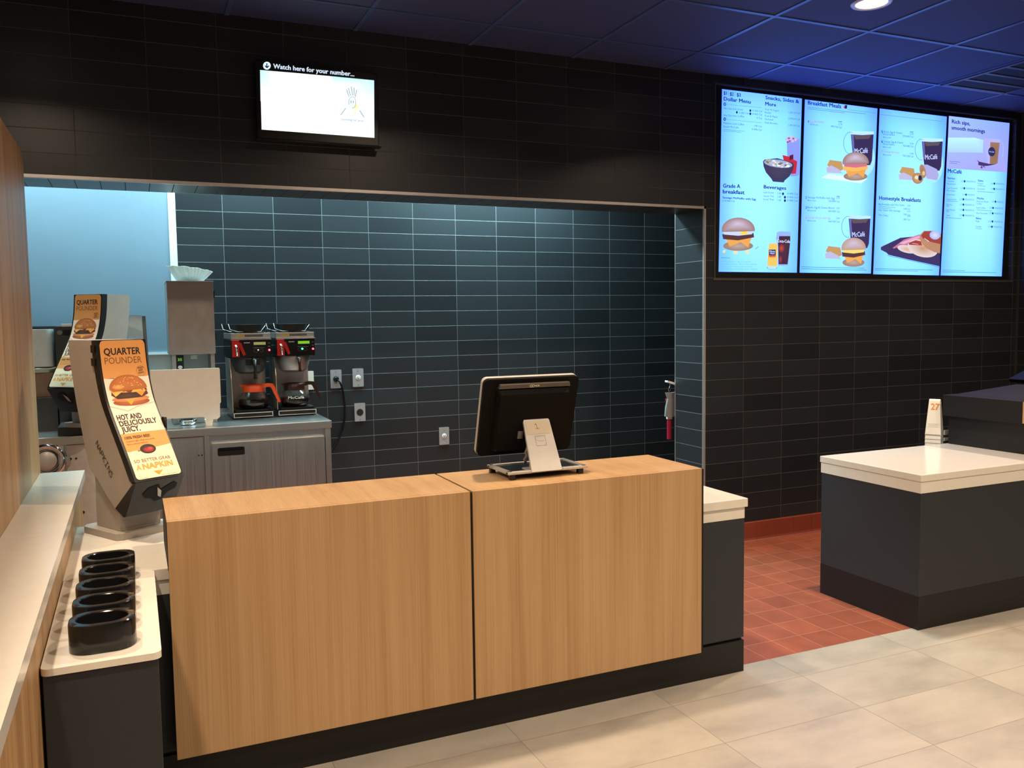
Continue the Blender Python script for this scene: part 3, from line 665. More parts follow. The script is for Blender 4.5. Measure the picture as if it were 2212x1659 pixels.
d2 = dup(d1, (-.321, 4.886, .9185), math.radians(-40.1), 'rear napkin dispenser facing left, standing behind the front one')
for ch in [c for c in bpy.data.objects if c.parent == d2 and c.name.startswith('handwriting')]: bpy.data.objects.remove(ch)
t = thing('riser_tray', 'low grey tray under the rear napkin dispenser on the steel counter', 'tray', (-.18, 5.0, .87))
MB().box(-.37, -.06, 4.905, 5.17, .8705, .9175, bev=.004).build('tray_body', M_darkmetal, t, world=True)

# ================================================================== till terminal
t = thing('till_terminal', 'black till terminal with silver foot standing on the oak counter', 'till', (1.36, 2.87, .86))
def rframe(x0, x1, y0, y1, w):  # rounded frame as four bars
    return None
fb = MB()
for a in ((1.200, 1.222, 2.772, 2.965), (1.500, 1.524, 2.772, 2.96), (1.200, 1.524, 2.768, 2.792), (1.200, 1.524, 2.945, 2.968), (1.29, 1.42, 2.768, 2.85)):
    fb.box(*a, .880, .890, bev=.003)
fb.build('base_frame', M_silver, t, world=True)
MB().box(1.225, 1.495, 2.795, 2.942, .874, .884, bev=.002).build('base_tray', M_black_matte, t, world=True)
for fx, fy in ((1.222, 2.785), (1.498, 2.787), (1.214, 2.95), (1.508, 2.948)):
    MB().prism(rrect(.022, .022, .005, 3), (fx, fy, .8602), (1, 0, 0), (0, 1, 0), (0, 0, 1), 0, .0195, bev=.001).build('rubber_foot', M_black, t, world=True)
p0 = Vector((0, 2.763, .885)); p1 = Vector((0, 2.857, 1.071)); e = (p1-p0).normalized(); nn = Vector((0, -e.z, e.y)); Lh = (p1-p0).length
st = MB(); w0, w1 = .061, .055
pts = [(1.352-w0, 0), (1.352+w0, 0), (1.352+w1-.002, Lh-.014), (1.352+w1-.008, Lh-.004), (1.352+w1-.016, Lh), (1.352-w1+.016, Lh), (1.352-w1+.008, Lh-.004), (1.352-w1+.002, Lh-.014)]
st.prism(pts, p0, (1, 0, 0), e, nn, -.009, 0, bev=.002)
sp = st.build('stand_plate', M_silver, t, world=True, smooth=True)
def stand_fn(x, y, lift): return p0+Vector((x, 0, 0))+e*y+nn*lift
A = Art(); dk = lin((60, 52, 44)); a2 = lin((150, 138, 120))
A.pg([(1.306, Lh-.016), (1.398, Lh-.016), (1.400, Lh-.066), (1.304, Lh-.066)], lin((205, 192, 170))); A.up()
A.ln([(1.340, Lh-.030), (1.347, Lh-.026), (1.349, Lh-.044)], .0016, dk); A.ln([(1.342, Lh-.045), (1.356, Lh-.045)], .0015, dk)
A.ln([(1.332, Lh-.074), (1.372, Lh-.074), (1.372, Lh-.111), (1.332, Lh-.111), (1.332, Lh-.074)], .0008, a2)
A.ln([(1.334, Lh-.088), (1.350, Lh-.094), (1.368, Lh-.092)], .0006, a2)
A.build('handwritten_mark', M_print, stand_fn, sp, world=True, base=.0008, lift=.0002)
MB().box(1.31, 1.39, 2.772, 2.83, .8885, .905, bev=.004).build('hinge_block', M_silver, t, world=True)
MB().cyl((1.325, 2.87, 1.03), (1.325+.055, 2.87, 1.03), .016, 16).build('pivot', M_black, t, world=True)
# monitor: back face plane leaning towards the customer
m0 = Vector((1.334, 2.941, .935)); tilt = math.radians(17.0)
ue = Vector((0, -math.sin(tilt), math.cos(tilt))); nb = Vector((0, -math.cos(tilt), -math.sin(tilt)))   # up along the screen, out of its back
MH, MWd = .303, .386
M_jet = plain('jet_black_plastic', (.003, .0025, .0025), rough=.6, var=.1, ior=1.22)
MB().prism(rrect(MWd, MH, .02, 6, 0, MH/2), m0, (1, 0, 0), ue, nb, -.012, .004, bev=.002).build('bezel', M_silver, t, world=True, smooth=True)
MB().prism(rrect(MWd-.003, MH-.003, .0185, 6, 0, MH/2), m0, (1, 0, 0), ue, nb, .0042, .018, bev=.005).build('rear_cover', M_jet, t, world=True, smooth=True)
bk = MB()
o1 = rrect(.300, .252, .012, 5, .006, MH/2-.004); o2 = rrect(.278, .222, .010, 5, .006, MH/2-.012)
n = len(o1)
def P3(p, h): return m0+Vector((p[0], 0, 0))+ue*p[1]+nb*h
va = [bk.bm.verts.new(P3(p, .0185)) for p in o1]; vb = [bk.bm.verts.new(P3(p, .046)) for p in o2]
for i in range(n): bk.bm.faces.new((va[i], va[(i+1) % n], vb[(i+1) % n], vb[i]))
bk.bm.faces.new(vb); bk.bm.faces.new(va)
bk.build('electronics_housing', M_jet, t, world=True, smooth=True)
MB().prism([(-.17, .009), (.17, .009), (.17, .294), (-.17, .294)], m0, (1, 0, 0), ue, nb, -.0135, -.0122).build('touch_screen', M_black_gloss, t, world=True)
MB().box(1.345, 1.375, 2.866, 2.9, 1.0, 1.05, bev=.003).build('mounting_arm', M_black, t, world=True)
bd = MB().prism([(-.138, .270), (.150, .270), (.146, .285), (-.134, .285)], m0, (1, 0, 0), ue, nb, .019, .0335, bev=.002).build('top_strip', plain('bronze_grey_plastic', (.10, .085, .07), rough=.4, metal=.3), t, world=True)
A = Art(); wv = lin((235, 225, 200))
A.ring(-.012, -.2775, .0048, .0042, .0016, wv); A.ring(-.004, -.2775, .0048, .0042, .0016, wv); A.el(-.008, -.2775, .0018, .0016, wv, n=10)
A.tx('NCR', (.004, -.2745), (.022, -.2745), .0062, wv, True)
A.build('badge', M_print, lambda x, y, l: m0+Vector((x, 0, 0))+ue*(-y)+nb*(.0342+l), bd, world=True, base=.0002, lift=.0001)
cbm = MB().tube([(1.33, 2.90, .895), (1.322, 2.895, .91), (1.33, 2.89, .925), (1.322, 2.88, .94), (1.33, 2.885, .96)], .006, 8)
cbm.build('cable', M_silver, t, world=True)
MB().prism([(-.05, .075), (-.03, .075), (-.03, .105), (-.05, .105)], m0, (1, 0, 0), ue, nb, .0465, .048, bev=.0006).build('port_cover', M_grey, t, world=True)

# ================================================================== number screen above the opening
t = thing('number_screen', 'lit black-framed screen high above the serving opening, WATCH HERE wording on top', 'screen', (.87, 4.28, 2.30))
MB().box(.583, 1.17, 4.262, 4.30, 2.305, 2.662, bev=.004).build('frame', M_black, t, world=True)
MB().box(.74, 1.02, 4.3005, 4.3265, 2.38, 2.58).build('wall_mount', M_black, t, world=True)
MB().box(.577, 1.18, 4.255, 4.3, 2.2985, 2.3045, bev=.001).build('lower_ledge', M_black_gloss, t, world=True)
A = Art(); D = lambda x, y: (540+x/7.373, 110+y/7.373)
wh = (1.25, 1.3, 1.28); cy = (.60, 1.1, 1.12)
A.pg([D(160, 305), D(700, 350), D(1270, 402), D(1975, 470), D(1980, 1385), D(1270, 1332), D(700, 1290), D(185, 1253)], wh)
A.sh[-1] = (A.sh[-1][0], [cy, wh, wh, cy, wh, wh, wh, wh], None, 0, None)
A.up()
A.pg([D(160, 305), D(480, 333), D(430, 700), D(168, 800)], [cy, wh, wh, wh]); A.pg([D(1975, 470), D(1978, 1000), D(1740, 900), D(1400, 600), D(1290, 404)], [cy, wh, wh, wh, cy]); A.up()
bl = (.10, .22, .30); bl2 = (.08, .18, .55)
for a, b in (((1535, 615), (1575, 730)), ((1565, 592), (1600, 715)), ((1610, 568), (1632, 712)), ((1657, 588), (1657, 715)), ((1697, 622), (1675, 738)), ((1522, 915), (1445, 1020)), ((1745, 950), (1815, 1058))):
    A.ln([D(*a), D(*b)], 1.2, bl)
A.el(*D(1690, 900), 6.5, 10, (1.1, 1.1, .35), (1.2, 1.25, .9)); A.el(*D(1660, 990), 9, 9, (1.2, 1.2, .7), (1.25, 1.3, 1.1)); A.up()
A.ring(*D(1628, 825), 7.6, 12.8, .9, bl, -200, 60); A.ln([D(1608, 790), D(1610, 830)], 1.4, bl); A.ln([D(1642, 792), D(1645, 830)], 1.4, bl); A.ln([D(1620, 908), D(1640, 912), D(1655, 898)], .8, bl)
A.tx('coming to you', D(1452, 1105), D(1805, 1130), 4.4, bl2)
A.up()
A.el(*D(268, 238), 8.3, 8.6, (.8, .95, 1.1)); A.up(); A.ln([D(268, 200), D(268, 268)], 2.2, (.005, .01, .05)); A.ln([D(238, 238), D(268, 272), D(300, 240)], 2.2, (.005, .01, .05))
A.tx('Watch here for your number...', D(368, 278), D(1660, 408), 9.6, (.75, .88, 1.05), True)
A.build('picture', M_tv, on_plane_y(4.262), t, world=True, base=.0012)

# ================================================================== menu displays
SCR = [(3.330, 3.944), (3.968, 4.586), (4.607, 5.232), (5.252, 5.872)]
names = ['menu display on the far left with the dollar menu, salad bowl and soda glass', 'second menu display with breakfast meals and two large mugs', 'third menu display with pancakes on a black tray', 'menu display on the far right with the coffee drinks list']
BG = (.25, .82, 3.9); BGc = (.42, 1.02, 3.2); BE = (.14, .34, 4.4)
INK = (.005, .022, .12); INK2 = (.02, .12, .34)
def bgnd(A, x):
    # soft backlit gradient: corner colours and a brighter middle
    (a, b, c, d) = x; mx = lambda p, q, t: (p[0]+(q[0]-p[0])*t, p[1]+(q[1]-p[1])*t)
    nx, ny = 5, 9
    def pt(i, j): return mx(mx(a, b, i/nx), mx(d, c, i/nx), j/ny)
    def cl(i, j):
        u = abs(i/nx-.5)*2; v = abs(j/ny-.55)*2; k = max(0, 1-(u*u*.9+v*v*.7)); e = max(0, u-.6)*1.6+max(0, .12-j/ny)*4
        e = min(1, e); return tuple(BG[q]*(1-k)+BGc[q]*k*1+(BE[q]-BG[q])*e*.85 for q in range(3))
    for i in range(nx):
        for j in range(ny): A.pg([pt(i, j), pt(i+1, j), pt(i+1, j+1), pt(i, j+1)], [cl(i, j), cl(i+1, j), cl(i+1, j+1), cl(i, j+1)])
    A.up()
def mug(A, C, x, y, w, h):
    A.pg([C(x-w*.02, y-h*.12), C(x+w*1.02, y-h*.09), C(x+w, y+.02*h), C(x, y)], (.55, .9, 2.0))
    A.ring(*C(x-w*.02, y+h*.28), w*.30/C.s, h*.36/C.s, 1.0, (.10, .32, .75), 80, 290, 14); A.up()
    A.pg([C(x, y), C(x+w*.5, y+.02*h), C(x+w, y), C(x+w*.93, y+h*.85), C(x+w*.85, y+h), C(x+w*.15, y+h), C(x+w*.06, y+h*.5)], (.045, .03, .11)); A.up()
    A.pg([C(x+.02*w, y+.01*h), C(x+w*.12, y+.02*h), C(x+w*.16, y+h*.6), C(x+w*.09, y+h*.6)], (.16, .16, .5))
    A.pg([C(x+w*.12, y+.02*h), C(x+w*.9, y+.02*h), C(x+w*.8, y+h*.14), C(x+w*.2, y+h*.16)], (.13, .09, .11)); A.up()
    A.tx('McCafé', C(x+w*.16, y+h*.62), C(x+w*.74, y+h*.60), h*.16/C.s, (.7, .8, 1.4), .012); A.up()
def sandwich(A, C, cx, cy, w, h, kind=0):
    A.el(*C(cx, cy+h*.40), w*.45/C.s, h*.16/C.s, (.55, .42, .38), (.35, .22, .14)); A.up()
    A.pg([C(cx-w*.40, cy+h*.12), C(cx+w*.42, cy+h*.10), C(cx+w*.30, cy+h*.45), C(cx+w*.08, cy+h*.28), C(cx-w*.25, cy+h*.42)], (.95, .42, .10)); A.up()
    A.pg([C(cx-w*.48, cy+h*.02), C(cx+w*.46, cy-h*.02), C(cx+w*.48, cy+h*.12), C(cx, cy+h*.22), C(cx-w*.45, cy+h*.18)], (.10, .04, .045) if kind != 1 else (.95, .55, .13)); A.up()
    A.pg([C(cx-w*.45, cy-h*.10), C(cx+w*.44, cy-h*.12), C(cx+w*.42, cy+h*.02), C(cx, cy+h*.07), C(cx-w*.42, cy+h*.03)], (.65, .75, 1.3) if kind == 0 else ((.75, .18, .30) if kind == 1 else (1.0, .75, .2))); A.up()
    if kind == 0: A.el(*C(cx+w*.18, cy-h*.02), w*.12/C.s, h*.06/C.s, (1.1, .75, .1))
    A.up()
    A.pg([C(cx+.5*w*math.cos(math.radians(a)), cy-h*.12+h*.40*math.sin(math.radians(a))) for a in range(170, 371, 14)], (.68, .58, .80), (.36, .22, .18) if kind != 2 else (.55, .35, .25)); A.up()
def hashb(A, C, cx, cy, w, h):
    A.pg([C(cx-w*.45, cy-h*.1), C(cx-w*.3, cy-h*.45), C(cx+w*.4, cy-h*.35), C(cx+w*.5, cy+h*.15), C(cx+w*.2, cy+h*.3)], (.60, .35, .14)); A.up()
    A.pg([C(cx-w*.5, cy+h*.05), C(cx-w*.2, cy-h*.1), C(cx+w*.25, cy+h*.15), C(cx+w*.45, cy+h*.4), C(cx-w*.45, cy+h*.35)], (.55, .55, .85)); A.up()
class Crop:
    def __init__(s, ox, oy, sc): s.ox, s.oy, s.s = ox, oy, sc
    def __call__(s, x, y): return (s.ox+x/s.s, s.oy+y/s.s)
def T(A, C, txt, x0, y0, x1, y1, h, col=INK2, bold=False): A.tx(txt, C(x0, y0), C(x1, y1), h/C.s, col, bold)
for i, (x0, x1) in enumerate(SCR):
    t = thing('menu_display', names[i], 'menu display', ((x0+x1)/2, 4.36, 1.70), group='lit menu displays')
    xa = NX0+.0015 if i == 0 else (SCR[i-1][1]+x0)/2+.0005; xb = NX1-.0015 if i == 3 else (x1+SCR[i+1][0])/2-.0005
    MB().box(xa, xb, 4.352, 4.392, NZ0+.002, NZ1-.002, bev=.001).build('frame', M_black, t, world=True)
    A = Art()
    if i == 0:
        bgnd(A, ((1559.5, 192.5), (1732, 213), (1721, 589), (1552, 587)))
        C = Crop(1540, 170, 7.215)
        T(A, C, '$1', 165, 250, 215, 252, 52, INK, True); T(A, C, '$2', 262, 264, 322, 268, 52, INK, True); T(A, C, '$3', 370, 276, 432, 282, 52, INK, True)
        A.ln([C(240, 190), C(238, 275)], .4, INK2); A.ln([C(345, 200), C(343, 285)], .4, INK2)
        T(A, C, 'Dollar Menu', 165, 338, 588, 390, 56, INK, True)
        for yy in (398, 630): A.el(*C(182, yy), 2.9, 3.6, INK, n=14)
        A.up()
        for yy in (398, 630): A.el(*C(182, yy), 1.2, 1.6, BG, n=10)
        A.ln([C(215, 402), C(760, 455)], .5, INK2); A.ln([C(210, 635), C(755, 688)], .5, INK2)
        T(A, C, 'Any Size Soft Drink', 165, 474, 466, 500, 30); T(A, C, '0-330 Cal', 612, 512, 762, 524, 28); T(A, C, '0-280 Cal', 400, 544, 550, 556, 28); T(A, C, '0-400 Cal', 612, 562, 762, 576, 28)
        for a, b in ((580, 498), (370, 525), (580, 548)): A.el(*C(a, b), 2.0, 2.9, INK, n=12)
        T(A, C, 'Any Size Hot Coffee', 162, 582, 482, 604, 30); T(A, C, '0 Cal', 680, 626, 760, 634, 28)
        T(A, C, 'Medium Iced Coffee', 160, 704, 482, 730, 30); T(A, C, '190 Cal', 645, 750, 755, 760, 28); T(A, C, 'Small McCafé', 158, 760, 398, 778, 30); T(A, C, '0-400 Cal', 605, 800, 755, 814, 28)
        A.ln([C(158, 790), C(485, 820)], .6, INK2); A.ln([C(158, 812), C(435, 838)], .6, INK2)
        T(A, C, 'Snacks, Sides &', 815, 318, 1340, 384, 54, INK, True); T(A, C, 'More', 812, 416, 982, 436, 54, INK, True)
        T(A, C, "Fruit 'N Yogurt", 810, 490, 1028, 514, 28); T(A, C, 'Parfait', 808, 542, 906, 550, 28); T(A, C, '1.00/150 Cal', 1178, 540, 1352, 552, 28)
        T(A, C, 'Fruit & Maple', 808, 592, 1004, 612, 28); T(A, C, 'Oatmeal', 806, 644, 936, 654, 28); T(A, C, '2.39/310 Cal', 1172, 632, 1350, 650, 28)
        T(A, C, 'Hash Browns', 806, 696, 1004, 716, 28); T(A, C, '1.39/150 Cal', 1172, 738, 1348, 750, 28)
        A.up()
        A.pg([C(1150, 960), C(1350, 940), C(1345, 1490), C(1300, 1520), C(1210, 1520), C(1160, 1300)], (.28, .36, 1.6))
        A.el(*C(1215, 950), 12, 6.5, (.7, .55, .95), (.6, .45, .9)); A.up()
        for k, (a, b) in enumerate(((1150, 960), (1180, 930), (1215, 905), (1250, 935), (1285, 955), (1190, 975), (1240, 975), (1160, 990))): A.el(*C(a, b), 2.4, 2.0, (.35, .10, .16) if k % 2 else (.8, .6, .8), n=10)
        A.pg([C(1080, 1190), C(1180, 1215), C(1250, 1180), C(1250, 1260), C(1310, 1290), C(1290, 1480), C(1220, 1485), C(1100, 1280)], (.62, .025, .06)); A.up()
        A.pg([C(1190, 1200), C(1245, 1180), C(1250, 1250), C(1190, 1270)], (.12, .01, .04)); A.up()
        A.pg([C(775+0, 1290), C(800, 1262), C(1000, 1240), C(1240, 1310), C(1258, 1350), C(1245, 1420), C(1190, 1520), C(1110, 1590), C(1100, 1618), C(930, 1605), C(905, 1560), C(820, 1460), C(785, 1370)], (.075, .06, .13), (.05, .045, .12)); A.up()
        A.el(*C(1010, 1325), 31, 8.5, (.55, .7, .8), (.35, .4, .7), rot=7); A.up()
        rr = random.Random(7)
        for k in range(34):
            a, b = rr.uniform(-1, 1), rr.uniform(-.8, .8)
            if a*a+b*b > 1: continue
            A.el(*C(1010+a*195, 1322+a*22+b*58), rr.uniform(2, 4), rr.uniform(1.6, 3), [(.85, 1.1, 1.0), (.7, .9, .9), (.55, .12, .18), (.35, .55, .4), (.75, .45, .3), (.12, .1, .2)][k % 6], n=8)
        A.up()
        C = Crop(1540, 380, 7.215)
        T(A, C, 'Grade A', 150, 182, 420, 192, 58, INK, True); T(A, C, 'breakfast', 146, 272, 486, 288, 58, INK, True)
        T(A, C, 'Sausage McMuffin with Egg', 143, 350, 664, 380, 28, INK, True); T(A, C, '3.39/480 Cal', 140, 400, 332, 408, 26)
        T(A, C, 'Beverages', 785, 196, 1135, 218, 52, INK, True)
        for yy, a in ((272, 'Soft Drinks'), (326, 'Sweet Tea'), (378, 'Iced Tea')):
            T(A, C, a, 782, yy, 940, yy+4, 26); T(A, C, '1.00', 1000, yy+14, 1055, yy+16, 28); T(A, C, '0-400 Cal', 1150, yy+16, 1312, yy+26, 28); A.el(*C(1085 if yy < 300 else 1115, yy+8), 2.2, 3.0, INK, n=12)
        sandwich(A, C, 385, 900, 520, 480, 0)
        A.pg([C(150, 1160), C(185, 1155), C(180, 1200), C(145, 1200)], (1.0, .8, .35)); A.pg([C(320, 1170), C(375, 1170), C(370, 1215), C(318, 1215)], (1.0, .8, .35)); A.pg([C(500, 1165), C(545, 1150), C(550, 1210), C(520, 1220)], (1.0, .8, .35))
        A.ln([C(650, 1140), C(700, 1105)], 1.2, (.2, .3, .4)); A.ln([C(120, 1275), C(258, 1280)], .7, INK2)
        for k, s_ in enumerate(('2,000 calories a day is used for', 'general nutrition advice, but calorie', 'needs vary. Additional nutrition', 'information is available upon request.')):
            T(A, C, s_, 118, 1345+k*38, (590, 668, 605, 690)[k], 1350+k*38, 24, (.18, .5, .8))
        A.el(*C(910, 1430), 12, 5, (.30, .6, 1.7)); A.up()
        A.pg([C(862, 1040), C(998, 1040), C(995, 1400), C(960, 1455), C(860, 1450), C(832, 1400)], (.5, .85, 1.4)); A.up()
        A.pg([C(860, 1060), C(998, 1055), C(990, 1385), C(970, 1410), C(855, 1405), C(834, 1380)], (.95, .62, .14)); A.up()
        A.rect(*C(860, 1150), *C(966, 1240), (.02, .035, .13)); A.rect(*C(860, 1240), *C(966, 1268), (.85, .12, .04)); A.up()
        T(A, C, 'Minute', 870, 1190, 956, 1190, 28, (.6, .7, 1.3), True); T(A, C, 'Maid', 880, 1222, 946, 1222, 26, (.6, .7, 1.3), True)
        A.pg([C(985, 880), C(1040, 865), C(1190, 875), C(1200, 940), C(1190, 1040), C(1160, 1390), C(1140, 1405), C(1010, 1400), C(1000, 1380), C(1000, 1080), C(970, 980)], (.35, .5, 1.3)); A.up()
        A.pg([C(1020, 940), C(1190, 940), C(1192, 1020), C(1150, 1380), C(1010, 1378), C(1002, 1060)], (.09, .03, .06), (.05, .02, .05)); A.up()
        A.el(*C(1055, 1130), 7, 10, (.6, .08, .06), (.12, .02, .05)); A.el(*C(1040, 1300), 4, 10, (.45, .05, .08), (.08, .02, .05)); A.up()
        T(A, C, 'Coca-Cola', 990, 1036, 1188, 1046, 46, (.95, 1.0, 1.5), .012)
    if i == 1:
        bgnd(A, ((1738.5, 215), (1895, 234.5), (1881, 591), (1727, 589)))
        C = Crop(1720, 190, 7.54)
        T(A, C, 'Breakfast Meals', 186, 268, 730, 332, 62, INK, True); A.pg([C(790, 278), C(828, 282), C(822, 338), C(785, 338)], (.02, .01, .05)); A.pg([C(770, 300), C(792, 290), C(790, 340), C(768, 325)], (.5, .08, .15)); A.up()
        A.ln([C(180, 312), C(1125, 425)], .7, INK2); A.ln([C(180, 338), C(790, 410)], .7, INK2); A.ln([C(830, 352), C(1300, 412)], .4, INK2)
        T(A, C, '1', 190, 566, 200, 567, 38, INK); T(A, C, 'Egg McMuffin', 218, 566, 445, 574, 34, (.55, .2, .55)); T(A, C, 'meal', 680, 556, 738, 560, 20, INK, True); T(A, C, '300/Biscuit', 215, 604, 355, 614, 22)
        T(A, C, '5.79', 685, 606, 742, 612, 30); T(A, C, '490-730 Cal', 558, 640, 735, 660, 32)
        A.el(*C(1080, 1150), 26, 40, (.50, .95, 2.2), (.42, .88, 2.5)); A.up()
        mug(A, C, 885, 758, 370, 500)
        A.pg([C(400, 1465), C(520, 1400), C(1150, 1480), C(1050, 1555)], (.8, 1.1, 1.5)); A.up()
        hashb(A, C, 620, 1290, 280, 260); sandwich(A, C, 955, 1270, 430, 430, 1)
        C = Crop(1720, 390, 7.54)
        for n_, yy, s_, a, b, cc in (('2', 298, 'Sausage McMuffin with Egg', '5.79', '530-800 Cal', INK), ('3', 462, 'Bacon, Egg & Cheese Biscuit', '6.09', '600-890 Cal', INK), ('4', 628, 'Sausage Biscuit with Egg', '5.99', '660-950 Cal', (.65, .15, .40))):
            T(A, C, n_, 137, yy, 160, yy+2, 40, cc, .012); T(A, C, s_, 172, yy-10, 612 if n_ != '4' else 545, yy+12 if n_ == '2' else yy+2, 32, INK2 if n_ != '4' else (.55, .25, .6)); T(A, C, a, 640, yy+2, 692, yy+6, 28); T(A, C, 'Biscuit', 172, yy+36, 310, yy+42, 22); T(A, C, b, 512, yy+52, 690, yy+60, 30)
        T(A, C, 'meal', 642, 266, 692, 269, 18, INK, True)
        mug(A, C, 840, 622, 355, 480); hashb(A, C, 590, 1180, 280, 250); sandwich(A, C, 915, 1160, 400, 440, 2)
        A.ln([C(65, 1408), C(1085, 1430)], .8, INK2); A.ln([C(65, 1438), C(1120, 1462)], .8, INK2)
    if i == 2:
        bgnd(A, ((1900, 234.5), (2045, 252), (2028, 595), (1886, 592.5)))
        C = Crop(1880, 210, 7.9); A.ln([C(170, 295), C(1225, 412)], .5, INK2)
        for n_, yy, s_, s2, a, b, cc in (('5', 612, 'Bacon, Egg & Cheese', 'McGriddles', '5.99', '570-840 Cal', INK), ('6', 778, 'Sausage, Egg & Cheese', 'McGriddles', '5.99', '700-980 Cal', INK), ('7', 948, 'Sausage Burritos', None, '5.49', '730-1000 Cal', (.45, .25, .6))):
            T(A, C, n_, 185, yy, 212, yy+2, 44, cc, True); T(A, C, s_, 225, yy-10, (540, 560, 485)[int(n_)-5], yy+16, 32, INK2 if n_ != '7' else cc)
            if s2: T(A, C, s2, 215, yy+36, 410, yy+46, 32)
            T(A, C, 'Biscuit', 215, yy+(82 if s2 else 44), 352, yy+(90 if s2 else 50), 24); T(A, C, a, 672, yy+28, 732, yy+34, 30); T(A, C, b, 550, yy+66, 728, yy+80, 32)
        T(A, C, 'meal', 672, 600, 728, 604, 20, INK, True)
        A.el(*C(1050, 1150), 24, 40, (.50, .95, 2.2), (.42, .88, 2.5)); A.up()
        mug(A, C, 875, 755, 355, 500); hashb(A, C, 620, 1310, 290, 270)
        A.pg([C(850, 1160), C(960, 1150), C(1130, 1230), C(1160, 1330), C(1130, 1420), C(960, 1390)], (.45, .45, .85)); A.up()
        A.el(*C(885, 1265), 6.5, 15, (.35, .2, .12), (.5, .28, .15), rot=-12); A.el(*C(800, 1385), 12, 12, (.75, .5, .2), (.45, .22, .12)); A.up(); A.el(*C(840, 1380), 4, 6, (.03, .03, .08)); A.el(*C(780, 1370), 4, 4, (.9, .8, .6)); A.el(*C(900, 1300), 3, 5, (.8, .6, .3)); A.up()
        C = Crop(1880, 400, 7.9)
        T(A, C, 'Homestyle Breakfasts', 140, 248, 852, 290, 62, INK, True)
        for s_, a, b, yy in (('Big Breakfast with Hot Cakes', '5.99', '1340 Cal', 350), ('Hot Cakes with Sausage', '4.79', '790 Cal', 448), ('Hot Cakes', '3.99', '600 Cal', 530)):
            T(A, C, s_, 132, yy-10, {350: 572, 448: 502, 530: 298}[yy], yy+8, 30); T(A, C, a, 620, yy+14, 672, yy+20, 28); T(A, C, b, 556, yy+68, 664, yy+74, 30)
        A.ln([C(130, 362), C(425, 385)], .6, INK2); A.ln([C(130, 390), C(350, 408)], .6, INK2); A.up()
        A.pg([C(250, 1190), C(1160, 1390), C(1165, 1400), C(300, 1210)], (.10, .25, 1.4)); A.up()
        A.pg([C(165, 1065), C(190, 1045), C(500, 900), C(1192, 830), C(1175, 1385), C(640, 1270), C(300, 1190), C(260, 1150), C(170, 1105)], (.05, .035, .14)); A.up()
        A.pg([C(370, 1070), C(560, 930), C(830, 840), C(880, 900), C(600, 1050), C(460, 1060), C(385, 1085)], (.62, .20, .34)); A.up()
        A.pg([C(480, 990), C(820, 860), C(840, 900), C(560, 1010)], (.85, .45, .65)); A.el(*C(620, 1095), 22, 8, (.75, .42, .22), (.85, .75, .85), rot=12); A.up()
        A.el(*C(880, 1080), 33, 18.5, (.62, .32, .16), (.85, .72, .75), rot=14); A.up(); A.pg([C(640, 985), C(760, 940), C(850, 960), C(870, 1030), C(760, 1025), C(650, 1020)], (.42, .05, .05)); A.up()
        A.pg([C(825, 920), C(840, 840), C(900, 780), C(1040, 780), C(1192, 830), C(1175, 1165), C(1080, 1145), C(940, 1080), C(870, 1000)], (.55, .27, .16)); A.up()
        A.pg([C(850, 860), C(905, 790), C(1040, 785), C(1190, 900), C(1188, 1010), C(1080, 985), C(940, 950), C(880, 910)], (.38, .06, .05)); A.up()
        A.el(*C(1085, 855), 11.5, 9.5, (.75, .8, 1.3), (.45, .5, .9), rot=10); A.ln([C(905, 910), C(985, 965)], 1.6, (1.0, .7, .8)); A.ln([C(700, 995), C(800, 1010)], 1.2, (.9, .5, .6)); A.up()
        A.ln([C(60, 1425), C(1045, 1450)], .8, INK2); A.ln([C(60, 1450), C(800, 1468)], .7, INK2)
    if i == 3:
        bgnd(A, ((2050, 250.5), (2180.5, 266), (2163.5, 597), (2031.5, 595)))
        C = Crop(2030, 230, 8.297)
        A.pg([C(162, 172), C(1245, 300), C(1200, 1180), C(120, 1105)], [(.40, .62, 1.9), (.28, .42, 1.6), (.42, .40, 1.1), (.42, .48, 1.5)]); A.up()
        A.pg([C(150, 560), C(620, 560), C(780, 600), C(770, 830), C(135, 820)], [(.55, 1.0, 1.9), (.55, 1.0, 1.9), (.5, .8, 1.8), (.45, .7, 1.7), (.45, .7, 1.7)]); A.up()
        T(A, C, 'Rich sips,', 212, 300, 540, 340, 66, INK, True); T(A, C, 'smooth mornings', 206, 410, 805, 478, 66, INK, True)
        A.pg([C(785, 570), C(1075, 590), C(1065, 660), C(1030, 1030), C(980, 1070), C(860, 1040), C(840, 900), C(800, 700)], (.50, .50, 1.35)); A.ring(*C(1080, 770), 6.8, 19, 1.2, (.45, .55, 1.5), -80, 80); A.up()
        A.pg([C(900, 640), C(1068, 650), C(1030, 1020), C(980, 1045), C(890, 1030)], (.30, .16, .12), (.36, .20, .12)); A.up()
        A.el(*C(925, 812), 7.6, 10, (.03, .03, .12)); A.up(); T(A, C, 'McCafé', 880, 822, 968, 830, 24, (.4, .5, .9), True); A.up()
        A.pg([C(650, 955), C(700, 990), C(880, 1030), C(1000, 1040), C(860, 1065), C(790, 1050), C(770, 1070), C(680, 1050), C(685, 1000)], (.08, .04, .15)); A.ln([C(740, 1040), C(800, 1095)], 1.6, (.08, .04, .15)); A.el(*C(742, 1092), 2.4, 2.4, (.12, .08, .2)); A.up()
        A.ln([C(170, 985), C(350, 1000)], .8, INK2); A.ln([C(170, 1015), C(300, 1028)], .8, INK2)
        T(A, C, 'McCafé', 135, 1185, 385, 1208, 66, INK, True)
